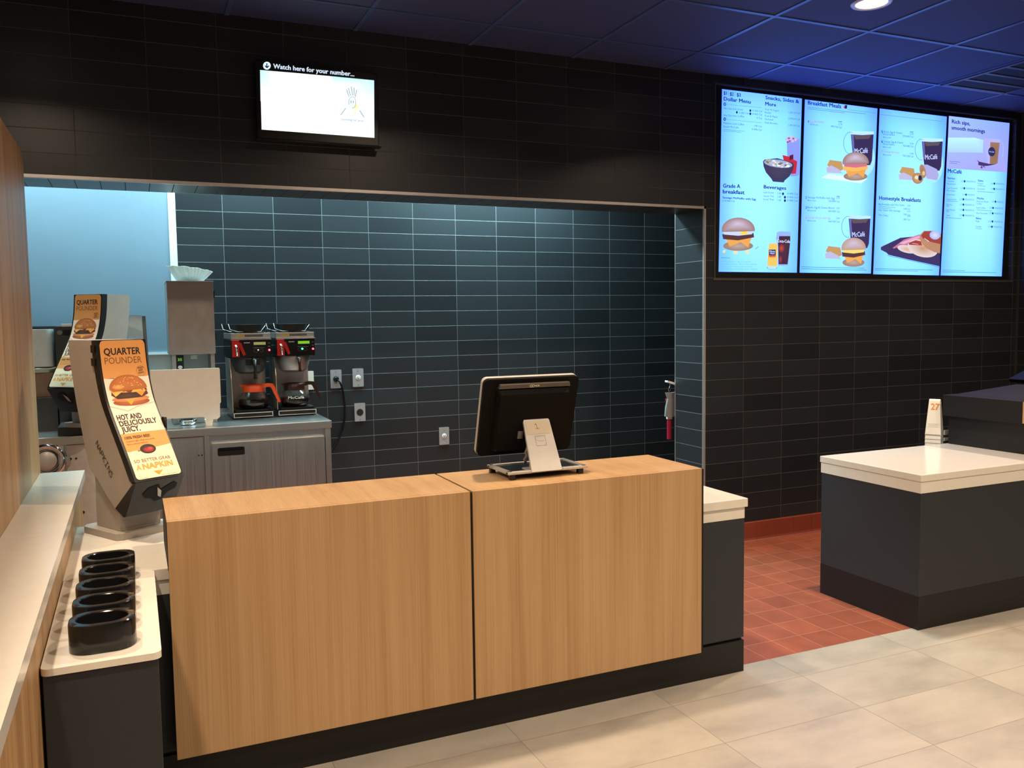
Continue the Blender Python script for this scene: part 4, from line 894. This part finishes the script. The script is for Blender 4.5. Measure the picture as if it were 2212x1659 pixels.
        def row(C, a, y, x0, x1, d0, dx, d1, s=''):
            T(A, C, a, x0, y, x1, y+6, 26); T(A, C, '2.29', d0, y+2, dx-16, y+4, 26); T(A, C, '190/260/350 Cal', dx+22, y+6, d1, y+12, 26); A.el(*C(dx, y-8), 1.7, 2.6, INK, n=10)
        T(A, C, 'Espresso', 130, 1296, 268, 1308, 30, INK, True); row(C, 'Caramel', 1350, 130, 248, 370, 437, 630); T(A, C, 'Macchiato', 122, 1400, 275, 1406, 26)
        row(C, 'Iced Caramel', 1476, 118, 310, 365, 432, 622); T(A, C, 'Macchiato', 116, 1520, 272, 1526, 26); row(C, 'Americano', 1590, 112, 265, 398, 462, 612)
        T(A, C, 'Shakes', 675, 1342, 772, 1350, 30, INK, True); row(C, 'Frappé', 1392, 672, 768, 905, 970, 1145); A.ln([C(672, 1420), C(805, 1432)], .7, INK2)
        row(C, 'Smoothie', 1488, 668, 800, 905, 966, 1145); A.ln([C(665, 1522), C(975, 1545)], .7, INK2)
        C = Crop(2030, 400, 7.54)
        for a, b, y in (('Cappuccino', '', 240), ('Mocha', 'Milk', 326), ('Iced Mocha', 'Milk', 412), ('Latte', '', 500)):
            row(C, a, y, 100, {240: 265, 326: 190, 412: 240, 500: 160}[y], 315, 378, 548)
            if b: T(A, C, b, 98, y+28, 145, y+30, 24)
        A.ln([C(100, 258), C(285, 268)], .7, INK2); A.ln([C(88, 530), C(350, 545)], .7, INK2)
        T(A, C, 'Mocha', 598, 228, 710, 234, 30, INK, True); row(C, 'Premium Roast', 278, 595, 785, 840, 900, 1028); T(A, C, 'Coffee', 595, 314, 675, 318, 24)
        row(C, 'Iced Coffee', 380, 592, 735, 805, 860, 1022); A.ln([C(592, 404), C(845, 420)], .6, INK2); row(C, 'Hot Chocolate', 468, 590, 770, 795, 855, 1018)
        T(A, C, 'Bakery', 582, 552, 668, 558, 30, INK, True); row(C, 'Muffin', 600, 578, 640, 780, 850, 1010); row(C, 'Cookie', 686, 576, 670, 780, 842, 1000)
        A.ln([C(576, 705), C(680, 716)], .6, INK2); A.ln([C(40, 1385), C(405, 1392)], .7, INK2); A.ln([C(40, 1412), C(915, 1426)], .8, INK2)
    A.build('picture', M_screen, on_plane_y(4.352), t, world=True, base=.0012, lift=.00035)
# display control box below the picture line keeps the niche closed
# ================================================================== steel counter along the rear wall
SZ = .87
t = thing('steel_counter', 'long stainless steel counter against the back wall under the coffee brewers', 'counter', (.1, 5.25, 0))
MB().box(-.95, 1.022, 4.888, 5.64, .828, SZ, bev=.003).build('counter_top', M_steel, t, world=True)
MB().box(-.95, 1.018, 5.641, 5.654, .83, .90, bev=.001).build('upstand', M_steel, t, world=True)
MB().box(-.945, 1.012, 4.92, 5.62, .05, .8275).build('carcass', M_steel_v, t, world=True)
MB().box(.985, 1.016, 4.895, 4.9195, .05, .8275, bev=.001).build('corner_post', M_steel_v, t, world=True)
MB().box(.331, .356, 4.893, 4.9195, .05, .8275, bev=.001).build('corner_post', M_steel_v, t, world=True)
dr = MB().box(.370, .980, 4.898, 4.9195, .10, .782, bev=.002).build('door', M_steel_v, t, world=True)
MB().prism(rrect(.142, .044, .008, 4, .468, .732), (0, 4.8975, 0), (1, 0, 0), (0, 0, 1), (0, -1, 0), 0, .0015, bev=.0005).build('handle_recess', M_void, dr, world=True)
MB().prism(rrect(.128, .014, .005, 4, .468, .748), (0, 4.8955, 0), (1, 0, 0), (0, 0, 1), (0, -1, 0), 0, .003, bev=.001).build('handle_lip', M_black_gloss, dr, world=True)
d2_ = MB().box(-.19, .325, 4.903, 4.9195, .10, .822, bev=.001).build('door', M_steel_v, t, world=True)
sb = MB()
for sx in (.300, .316): MB().cyl((sx, 4.9025, .722), (sx, 4.900, .722), .004, 10).build('screw', M_black, d2_, world=True)
wp = MB().box(-.335, -.198, 4.903, 4.9195, .10, .822, bev=.001).build('white_side_panel', plain('off_white_enamel', (.66, .64, .60), rough=.3), t, world=True)
for sx, r_ in ((-.318, .0065), (-.292, .005)): MB().cyl((sx, 4.9025, .752), (sx, 4.900, .752), r_, 10).build('screw', M_black, wp, world=True)
MB().cyl((-.272, 4.9025, .47), (-.272, 4.899, .47), .007, 10).build('lock', M_black, wp, world=True)
MB().box(-.372, -.345, 4.895, 4.9195, .05, .8275, bev=.001).build('corner_post', M_steel_v, t, world=True)
MB().box(-.94, -.382, 4.905, 4.9195, .10, .822, bev=.001).build('open_bay', M_darkmetal, t, world=True)
kn = MB().lathe([(.0005, 0), (.052, 0), (.058, .004), (.060, .014), (.066, .020), (.086, .020), (.089, .012), (.089, 0)], (0, 0, 0), 40)
for v in kn.bm.verts: v.co = Vector((-.425+v.co.x, 4.9045-v.co.z, .752+v.co.y))
kn.build('round_door_ring', M_chrome, t, world=True)
kc = MB().lathe([(.0005, .021), (.044, .021), (.047, .016), (.047, .005)], (0, 0, 0), 32)
for v in kc.bm.verts: v.co = Vector((-.425+v.co.x, 4.9045-v.co.z, .752+v.co.y))
kc.build('ring_cap', M_silver, t, world=True)
MB().box(-.338, -.318, 4.88, 4.90, .72, .77, bev=.003).build('latch', M_steel, t, world=True)
MB().box(-.10, .06, 4.8835, 4.8875, .8285, .868).build('edge_plate', M_steel, t, world=True)

# ================================================================== coffee brewers
def brewer(label, lcd, green):
    """local frame: x across, y depth (front at 0), z from the base"""
    t = thing('coffee_brewer', label, 'coffee brewer', group='twin coffee brewers'); hw = .112
    bs = MB().prism([(-hw, 0), (hw, 0), (hw, .36), (-hw, .36)], (0, 0, .004), (1, 0, 0), (0, 1, 0), (0, 0, 1), 0, .036, bev=.003).build('base', M_black_gloss, t)
    ft = MB().box(-hw, hw, -.006, .0, .008, .012).box(-hw, hw, -.006, .0, .032, .036).box(-hw, -hw+.004, -.006, 0, .012, .032).box(hw-.004, hw, -.006, 0, .012, .032)
    ft.build('chrome_edge', M_chrome, bs)
    MB().prism(rrect(.212, .185, .03, 5, 0, .105), (0, 0, .0405), (1, 0, 0), (0, 1, 0), (0, 0, 1), 0, .010, bev=.004).build('warmer_plate', M_black, t)
    for fx in (-.09, .09):
        for fy in (.03, .33): MB().cyl((fx, fy, .0003), (fx, fy, .004), .012, 12).build('foot', M_black, t)
    MB().box(-hw+.004, hw-.004, .205, .36, .0405, .355, bev=.003).build('column', M_steel_worn, t)
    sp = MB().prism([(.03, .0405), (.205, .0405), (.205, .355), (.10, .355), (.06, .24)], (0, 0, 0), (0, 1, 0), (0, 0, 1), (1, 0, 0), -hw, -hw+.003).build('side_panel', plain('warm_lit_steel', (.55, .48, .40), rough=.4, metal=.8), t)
    for z in (.13, .27): MB().cyl((-hw-.002, .12+.0*z, z), (-hw-.0002, .12, z), .004, 8).build('rivet', M_black, sp)
    hd = MB().box(-hw-.002, hw+.002, -.012, .36, .362, .462, bev=.003).build('head', M_black_gloss, t)
    MB().box(-hw-.004, hw+.004, -.018, .362, .4625, .4705, bev=.0015).build('head_rim', M_chrome, t)
    MB().box(-hw, hw, -.006, .36, .471, .503, bev=.002).build('top_hood', M_steel_worn, t)
    # lettering, display, labels on the front
    A = Art()
    A.rect(.012, -.452, .082, -.432, (.02, .02, .02)); A.up()
    A.tx('BUNN', (-.040, -.4445), (-.008, -.4445), .0055, (.75, .75, .72), True)
    A.ln([(.01, -.418), (.075, -.416)], .0015, (.25, .25, .25)); A.ring(.025, -.400, .012, .010, .0012, (.14, .14, .14)); A.ring(.056, -.400, .010, .009, .0012, (.12, .12, .12))
    for zz in (-.443, -.424): A.ln([(.096, zz), (.108, zz)], .002, (.3, .3, .3))
    A.build('panel_print', M_print, lambda x, y, l: Vector((x, -.0125-l, -y)), hd, base=.0006, lift=.0003)
    A = Art(); A.rect(-.078, -.495, -.036, -.482, (.55, .38, .06)); A.rect(-.034, -.493, .068, -.483, (.015, .013, .01)); A.up()
    A.tx('CAUTION', (-.074, -.4855), (-.040, -.4855), .005, (.1, .07, .01), True); A.tx('HOT WATER AND SURFACES', (-.03, -.4855), (.064, -.4855), .005, (.35, .3, .22))
    A.build('caution_label', M_print, lambda x, y, l: Vector((x, -.0065-l, -y)), t, base=.0006, lift=.0003)
    MB().box(.014, .082, -.0145, -.0125, .434, .450).build('display', lcd, hd)
    MB().cyl((.038, -.0125, .404), (.038, -.0165, .404), .0055 if green else .0035, 12).build('indicator_light', M_ledg if green else plain('dim_white_indicator', (.8, .8, .7), emis=(1, 1, .8), es=1.2), hd)
    MB().cyl((.102, -.0125, .402), (.102, -.0175, .402), .0055, 12).build('power_light', M_ledr, hd)
    fc = MB().prism([(-.110, .366), (-.070, .366), (-.070, .462), (-.110, .462)], (0, -.0125, 0), (1, 0, 0), (0, 0, 1), (0, -1, 0), 0, .018, bev=.004).build('hot_water_tap', M_red, t)
    MB().prism([(-.072, .452), (-.058, .446), (-.034, .378), (-.048, .372), (-.066, .415)], (0, -.014, 0), (1, 0, 0), (0, 0, 1), (0, -1, 0), 0, .012, bev=.002).build('tap_lever', M_red, fc)
    MB().tube([(-.088, -.034, .432), (-.087, -.040, .42), (-.086, -.040, .372)], [.009, .0075, .005], 12).build('spout', M_chrome, fc)
    br = MB().lathe([(.098, .3615), (.100, .345), (.094, .31), (.080, .275), (.058, .262), (.0005, .260)], (0, .095, 0), 36).build('brew_funnel', M_steel_worn if green else M_darkmetal, t, smooth=True)
    if green: MB().tube([(.014, -.006, .352), (.014, -.04, .345), (.016, -.042, .27)], [.013, .013, .010], 10).build('funnel_handle', M_brownpl, br)
    else:
        MB().box(-.035, .045, -.012, -.004, .315, .355, bev=.003).build('handle_plate', M_black, br)
        MB().tube([(.012, -.01, .35), (.012, -.045, .345), (.013, -.048, .235)], [.013, .014, .012], 10).build('funnel_handle', M_black, br)
    # warmers on top
    for y_, z_, x_ in ((.07, .5035, .0), (.235, .5035, -.02)):
        wb_ = MB()
        wb_.lathe([(.055, 0), (.088, 0), (.097, .008), (.101, .050), (.094, .052), (.086, .026), (.0005, .026)], (x_, y_, z_), 36, sy=.72)
        w_ = wb_.build('top_warmer', M_black, t, smooth=True)
        MB().tube([(x_-.118, y_-.03, z_+.055), (x_-.112, y_-.045, z_+.022), (x_-.07, y_-.062, z_+.008), (x_+.06, y_-.062, z_+.008), (x_+.09, y_-.05, z_+.045)], .0018, 6).build('wire_rail', M_steel_worn, w_)
    return t
b1 = brewer('left coffee brewer with dim display, holding the orange-handled carafe', M_lcd_dim, False)
b1.location = (.634, 5.235, SZ+.0004); b1.rotation_euler = (0, 0, math.radians(1))
b2 = brewer('right coffee brewer with bright green display and green light, holding the black carafe', M_lcd, True)
b2.location = (.892, 5.245, SZ+.0004)
def carafe(label, pm, loc, rz, marked):
    t = thing('coffee_carafe', label, 'carafe', loc, rz, 'glass coffee carafes')
    MB().lathe([(.0005, 0), (.060, 0), (.074, .008), (.082, .030), (.080, .050), (.066, .078), (.048, .094), (.043, .104), (.0415, .104), (.0465, .092), (.064, .077), (.078, .050), (.080, .030), (.072, .010), (.058, .0022), (.0005, .0022)], seg=40).build('glass_body', M_glass, t)
    MB().lathe([(.0005, .003), (.058, .003), (.0715, .0105), (.0785, .030), (.0768, .050), (.0005, .050)], seg=36).build('coffee', M_coffee, t)
    MB().lathe([(.0445, .098), (.050, .090), (.056, .092), (.054, .112), (.060, .124), (.052, .130), (.044, .128), (.0445, .098)], seg=36).build('collar', pm, t, smooth=True)
    MB().prism([(-.045, .104), (-.070, .128), (-.045, .128)], (0, 0, 0), (1, 0, 0), (0, 0, 1), (0, 1, 0), -.014, .014, bev=.003).build('pouring_lip', pm, t)
    hb = MB(); P = [(.040, .118), (.075, .126), (.098, .124), (.108, .108), (.118, .080), (.132, .045), (.138, .030)]
    o = []
    for i, (x, z) in enumerate(P):
        a = P[min(i+1, len(P)-1)]; b_ = P[max(0, i-1)]; d = math.hypot(a[0]-b_[0], a[1]-b_[1]); nx, nz = -(a[1]-b_[1])/d, (a[0]-b_[0])/d
        o.append((x, z, nx, nz))
    w = [.010, .010, .010, .009, .007, .0055, .004]
    pts = [(x+nx*w[i], z+nz*w[i]) for i, (x, z, nx, nz) in enumerate(o)]+[(x-nx*w[i], z-nz*w[i]) for i, (x, z, nx, nz) in reversed(list(enumerate(o)))]
    hb.prism(pts, (0, 0, 0), (1, 0, 0), (0, 0, 1), (0, 1, 0), -.011, .011, bev=.003).build('handle', pm, t, smooth=True)
    if marked:
        A = Art(); A.tx('McCafé', (-.045, -.046), (.040, -.046), .014, (.75, .78, .78), .012)
        A.build('lettering', M_print, lambda x, y, l: Vector(((.083+l)*math.sin(x/.083), -(.083+l)*math.cos(x/.083), -y)), t, base=.0004, lift=0)
    return t
CS = 1.13
carafe('glass coffee carafe with bright orange collar and handle', M_orange, (.650, 5.235+.105, SZ+.0515), math.radians(-20), False).scale = (CS, CS, CS*.97)
carafe('glass coffee carafe with black collar and white script lettering', M_brownpl, (.895, 5.245+.105, SZ+.0515), math.radians(-2), True).scale = (CS, CS, CS*.97)

# ================================================================== tall steel tea brewer with filters, white board
t = thing('tall_dispenser', 'tall dull steel dispenser tower with small green digits under its box', 'dispenser', (.31, 5.3, SZ))
MB().box(.184, .429, 5.15, 5.46, 1.262, 1.668, bev=.002).build('upper_box', M_steel_worn, t, world=True)
MB().box(.181, .432, 5.147, 5.463, 1.6685, 1.673, bev=.001).build('lid', M_silver, t, world=True)
MB().box(.205, .415, 5.36, 5.46, .905, 1.2615).build('back_column', M_steel_worn, t, world=True)
MB().box(.190, .424, 5.16, 5.46, SZ+.0005, .9045, bev=.003).build('base', M_steel_worn, t, world=True)
MB().box(.196, .218, 5.165, 5.36, 1.16, 1.2615, bev=.001).build('side_bracket', M_steel_worn, t, world=True)
MB().box(.402, .424, 5.165, 5.36, .905, 1.2615, bev=.001).build('side_bracket', M_steel_worn, t, world=True)
dp = MB().box(.2185, .258, 5.172, 5.20, 1.15, 1.258, bev=.001).build('control_panel', M_black, t, world=True)
A = Art(); A.tx('35', (.226, -1.226), (.249, -1.226), .014, (.14, .6, .06), True); A.up().el(.238, -1.190, .012, .0095, (.5, .5, .46)); A.up().tx('PUSH', (.230, -1.188), (.246, -1.188), .004, (.05, .05, .05))
A.build('digits', art_mat('lit_small_digits', .8), lambda x, y, l: Vector((x, 5.1718-l, -y)), dp, world=True, base=.0004, lift=.0003)
MB().box(.295, .332, 5.19, 5.22, 1.235, 1.258, bev=.004).build('nozzle', M_silver, t, world=True)
for z in (1.60, 1.36): MB().box(.4325, .440, 5.20, 5.23, z-.022, z+.022, bev=.002).build('side_clip', M_black, t, world=True)
# paper filters
fl = MB(); n = 72; rows = []
for j in range(6):
    u = j/5; r = .070+.048*u; z = .070*u+.002
    rows.append([fl.bm.verts.new(((r+.0045*u*(1 if k % 2 else -1)+.004*u*math.sin(k*1.9))*math.cos(2*math.pi*k/n), (r+.0045*u*(1 if k % 2 else -1))*math.sin(2*math.pi*k/n)*.9, z+(.016*u*math.cos(2*math.pi*k/n+2.7) if u > .3 else 0)+.002*u*math.sin(k*.9))) for k in range(n)])
for a, b in zip(rows[:-1], rows[1:]):
    for k in range(n): fl.bm.faces.new((a[k], a[(k+1) % n], b[(k+1) % n], b[k]))
fl.bm.faces.new(rows[0])
o = fl.build('coffee_filters', M_paper, None); o.location = (.318, 5.30, 1.6735); tag(o, 'fluted white paper coffee filters on top of the tall steel dispenser', 'coffee filters')
sm = o.modifiers.new('thick', 'SOLIDIFY'); sm.thickness = .0012; sm.offset = 0
t = thing('white_board', 'blank white board on two short feet at the front edge of the steel counter', 'board', (.255, 4.985, SZ))
MB().prism([(.078, 1.188), (.078, .912), (.086, .906), (.135, .906), (.150, .922), (.338, .922), (.352, .906), (.410, .906), (.424, .918), (.426, .99), (.432, 1.0), (.432, 1.184), (.428, 1.188)], (0, 4.992, 0), (1, 0, 0), (0, 0, 1), (0, -1, 0), 0, .014, bev=.002).build('panel', M_white_matte, t, world=True)
MB().prism([(.108, .9055), (.150, .9055), (.142, SZ+.0005), (.112, SZ+.0005)], (0, 5.03, 0), (1, 0, 0), (0, 0, 1), (0, -1, 0), 0, .055, bev=.002).build('foot', M_white_matte, t, world=True)
MB().prism([(.345, .9055), (.388, .9055), (.380, SZ+.0005), (.352, SZ+.0005)], (0, 5.03, 0), (1, 0, 0), (0, 0, 1), (0, -1, 0), 0, .055, bev=.002).build('foot', M_white_matte, t, world=True)
o = MB().lathe([(.0005, .003), (.035, .003), (.05, .03), (.053, .03), (.038, 0), (.0005, 0)], seg=28).build('small_bowl', M_chrome, None); o.location = (.262, 5.09, SZ+.0006); tag(o, 'small shiny bowl seen under the white board', 'bowl')

# ================================================================== outlets and cord on the back wall
M_plate = plain('brushed_outlet_plate', (.42, .42, .43), rough=.4, metal=.35, var=.04)
def outlet(name, label, x0, z0, kind):
    w, h = .073, .122; t = thing(name, label, 'outlet', (x0+w/2, YB-.0005, z0+h/2), group='steel outlet plates')
    MB().prism(rrect(w, h, .004, 3), (0, 0, 0), (1, 0, 0), (0, 0, 1), (0, -1, 0), 0, .006, bev=.001).build('cover_plate', M_plate if kind != 'blank' else M_white_matte, t)
    if kind == 'round':
        MB().lathe([(.0005, 0), (.0165, 0), (.0175, -.001)], seg=24).build('socket', M_whitetrim, t).matrix_local = Matrix.Translation((0, -.0075, 0)) @ Matrix.Rotation(math.radians(90), 4, 'X')
        A = Art(); A.rect(-.007, -.009, -.004, -.001, (.02, .02, .02)); A.rect(.004, -.009, .007, -.001, (.02, .02, .02)); A.el(0, .007, .003, .003, (.02, .02, .02), n=12)
        A.build('slots', M_print, lambda x, y, l: Vector((x, -.0078-l, -y)), t, base=.0004)
    elif kind == 'big':
        A = Art(); A.el(0, 0, .023, .023, (.010, .010, .010)); A.up(); A.ring(0, 0, .012, .012, .003, (.002, .002, .002), 20, 340)
        A.build('socket', M_print, lambda x, y, l: Vector((x, -.0062-l, -y)), t, base=.0006, lift=.0004)
    elif kind == 'plug':
        MB().cyl((0, -.0065, 0), (0, -.030, 0), .020, 20, r1=.014).build('socket', M_black, t)
    if kind != 'blank':
        for z in (.048, -.048): MB().cyl((0, -.006, z), (0, -.0072, z), .003, 10).build('screw', M_chrome, t)
    return t
outlet('wall_outlet', 'steel outlet plate with the black cord plugged in, beside the brewers', 1.183, .994, 'plug')
outlet('wall_outlet', 'steel outlet plate with round white socket, upper right of the plugged one', 1.331, .997, 'round')
outlet('wall_outlet', 'steel outlet plate with large black socket below the upper pair', 1.337, .764, 'big')
outlet('wall_outlet', 'steel outlet plate alone on the tile wall left of the till terminal', 1.930, .563, 'round')
outlet('wall_outlet', 'white plate on the tiles partly hidden behind the right coffee brewer', 1.000, .992, 'blank')
cx = 1.2195
o = MB().tube([(cx+.004, YB-.032, 1.05), (cx+.012, YB-.045, 1.045), (cx+.026, YB-.048, 1.01), (cx+.038, YB-.04, .95), (cx+.046, YB-.03, .88), (cx+.047, YB-.022, .80), (cx+.032, YB-.018, .72), (cx+.0, YB-.016, .65), (cx-.04, YB-.014, .585), (cx-.09, YB-.012, .54), (cx-.13, YB-.011, .45), (cx-.14, YB-.011, .3)], .0075, 10).build('power_cord', M_black_gloss, None)
tag(o, 'black power cord hanging down the tile wall right of the steel counter', 'cord')

# ================================================================== things hanging behind the right end of the opening
t = thing('utensil_rack', 'white wall rack with a hook at the right end of the serving opening', 'rack', (3.19, 4.64, 1.0))
MB().prism([(-.055, .020), (.12, -.03), (.12, -.045), (-.055, .008)], (3.195, 4.66, 1.005), (1, 0, 0), (0, 0, 1), (0, -1, 0), -.012, .020, bev=.002).build('rail', M_whitetrim, t, world=True)
MB().tube([(3.175, 4.664, 1.0), (3.170, 4.664, .978), (3.160, 4.664, .962), (3.168, 4.664, .952), (3.178, 4.664, .962)], .0022, 8).build('hook', M_chrome, t, world=True)
o = MB().prism([(-.05, .0), (-.01, -.002), (.02, .0), (.02, -.155), (-.02, -.165), (-.055, -.155), (-.05, -.10), (-.035, -.04)], (3.192, 4.665, .945), (1, 0, 0), (0, 0, 1), (0, -1, 0), -.01, .006, bev=.003).build('cleaning_cloth', M_cloth, None); tag(o, 'grey cloth hanging from the hook at the right end of the opening', 'cloth')
t = thing('red_squeegee', 'red handled tool with white sleeve hanging at the right end of the opening', 'tool', (3.19, 4.68, .63))
MB().box(3.166, 3.196, 4.676, 4.69, .635, .768, bev=.004).build('handle', plain('crimson_plastic', (.35, .015, .05), rough=.4), t, world=True)
MB().box(3.162, 3.2, 4.674, 4.692, .7685, .885, bev=.003).build('sleeve', M_whitetrim, t, world=True)
MB().box(3.155, 3.2, 4.674, 4.692, .8855, .905, bev=.003).build('clip', plain('crimson_clip', (.35, .015, .05), rough=.4), t, world=True)

# ================================================================== left end of the steel counter: machine, hopper, cups
t = thing('drink_machine', 'dark grey steel drink machine at the left end of the steel counter', 'machine', (-.35, 5.3, SZ))
MB().box(-.62, -.385, 5.20, 5.56, SZ+.0005, 1.052, bev=.003).build('lower_tray', M_darkmetal, t, world=True)
MB().box(-.378, -.20, 5.18, 5.56, SZ+.0005, 1.432, bev=.004).build('right_body', M_darkmetal, t, world=True)
MB().box(-.62, -.379, 5.42, 5.56, 1.053, 1.432, bev=.003).build('rear_panel', M_darkmetal, t, world=True)
MB().box(-.345, -.262, 5.174, 5.1795, 1.428, 1.442, bev=.001).build('white_latch', M_whitetrim, t, world=True)
MB().prism(rrect(.075, .030, .008, 4, -.303, 1.396), (0, 5.1798, 0), (1, 0, 0), (0, 0, 1), (0, -1, 0), 0, .003, bev=.001).build('label_plate', M_void, t, world=True)
MB().cyl((-.355, 5.179, 1.396), (-.355, 5.172, 1.396), .013, 16).build('knob', M_grey, t, world=True)
MB().box(-.36, -.22, 5.176, 5.1798, .90, .905).build('seam_line', M_steel, t, world=True)
o = MB().prism(rrect(.16, .17, .035, 6), (-.475, 5.29, 1.215), (1, 0, 0), (0, 1, 0), (0, 0, 1), 0, .20, bev=.012, seg=3).build('white_hopper', M_hopper, None, smooth=True); tag(o, 'frosted white hopper held in the dark machine beside the oak panel', 'hopper')
t = thing('paper_bag', 'brown paper bag with crumpled cream top standing in the dark machine', 'bag', (-.45, 5.28, 1.053))
MB().prism([(-.055, -.05), (.055, -.05), (.055, .05), (-.055, .05)], (-.455, 5.27, 1.0535), (1, 0, 0), (0, 1, 0), (0, 0, 1), 0, .13, bev=.004).build('bag_body', M_kraft, t, world=True)
cr = MB(); rr = random.Random(5)
R_ = []
for j, (s_, z) in enumerate(((.95, .1305), (1.15, .142), (1.35, .150), (.6, .158))):
    R_.append([cr.bm.verts.new((-.455+.062*s_*math.cos(2*math.pi*k/14)*(1+rr.uniform(-.12, .15)), 5.27+.058*s_*math.sin(2*math.pi*k/14)*(1+rr.uniform(-.12, .15)), 1.0535+z+rr.uniform(-.004, .006)*(j > 0))) for k in range(14)])
for a, b in zip(R_[:-1], R_[1:]):
    for k in range(14): cr.bm.faces.new((a[k], a[(k+1) % 14], b[(k+1) % 14], b[k]))
cr.bm.faces.new(R_[-1]); cr.bm.faces.new(R_[0]); cr.build('crumpled_top', M_cream, t, world=True)
t = thing('cup_tower', 'tall tapered white cup tower behind the two napkin dispensers', 'cup dispenser', (.02, 5.32, SZ))
MB().prism([(-.055, 0), (.055, 0), (.040, .615), (-.032, .615)], (.012, 5.36, SZ+.0006), (1, 0, 0), (0, 0, 1), (0, -1, 0), -.05, .06, bev=.004).build('white_shell', M_hopper, t, world=True)
MB().prism([(.057, .01), (.075, .01), (.060, .610), (.042, .610)], (.012, 5.36, SZ+.0006), (1, 0, 0), (0, 0, 1), (0, -1, 0), -.05, .055, bev=.002).build('grey_side', M_grey, t, world=True)

# ================================================================== table numbers behind the right counter
def tent(z, first):
    t = thing('table_number', 'x', 'table number', (4.116, 3.44, z), math.radians(-62), group='stacked table numbers') if first else None
    prof = [(-.036, 0), (-.012, .190)]+[(-.012+.012*(1-math.cos(math.radians(a))), .190+.011*math.sin(math.radians(a))) for a in (30, 60, 90, 120, 150)]+[(.012, .190), (.036, 0), (.0345, 0), (.0105, .189), (0, .198), (-.0105, .189), (-.0345, 0)]
    # sheet bent over: profile in depth/height, tapering in width towards the top
    b = MB(); N_ = len(prof); W_ = lambda zz: .041-.013*zz/.2
    va = [b.bm.verts.new((-W_(z_), y_, z_)) for y_, z_ in prof]; vb = [b.bm.verts.new((W_(z_), y_, z_)) for y_, z_ in prof]
    for k in range(N_): b.bm.faces.new((va[k], va[(k+1) % N_], vb[(k+1) % N_], vb[k]))
    b.bm.faces.new(va); b.bm.faces.new(vb)
    b.build('folded_sheet', M_white_matte, t, smooth=True)
    return t
tn = tent(.6845, True); tn['label'] = 'white table number tent at the bottom of the stack behind the right counter'
labs = ['white table number tent second from the bottom of the stack', 'white table number tent just under the one marked 27']
tn1 = dup(tn, (4.116, 3.44, .7065), math.radians(-62), labs[0]); tn2 = dup(tn, (4.116, 3.44, .7285), math.radians(-62), labs[1])
tn3 = dup(tn, (4.116, 3.44, .7505), math.radians(-62), 'white table number tent marked 27 in orange, topmost of the stack')
A = Art(); og = lin((240, 150, 70)); A.tx('27', (-.018, -.142), (.027, -.142), .034, og, True); A.ln([(-.027, -.062), (.026, -.062)], .0012, (.35, .35, .35)); A.ln([(-.025, -.054), (.022, -.054)], .0012, (.35, .35, .35)); A.ln([(-.029, -.046), (.026, -.046)], .0012, (.35, .35, .35)); A.ln([(-.038, -.003), (.038, -.003)], .003, (.28, .28, .28))
A.build('number', M_print, lambda x, y, l: Vector((x, -.036+(.024/.190)*(-y)-l, -y)), tn3, base=.0008, lift=.0002)
t = thing('sheet_clip', 'small grey holder beside the stack of table numbers', 'holder', (4.16, 3.42, .684))
MB().box(4.150, 4.172, 3.372, 3.40, .6845, .80, bev=.002).build('upright', M_black, t, world=True)
MB().box(4.115, 4.1495, 3.372, 3.378, .755, .782, bev=.001).build('clip', M_silver, t, world=True)
MB().box(4.115, 4.1495, 3.372, 3.378, .722, .740, bev=.001).build('clip', M_silver, t, world=True)
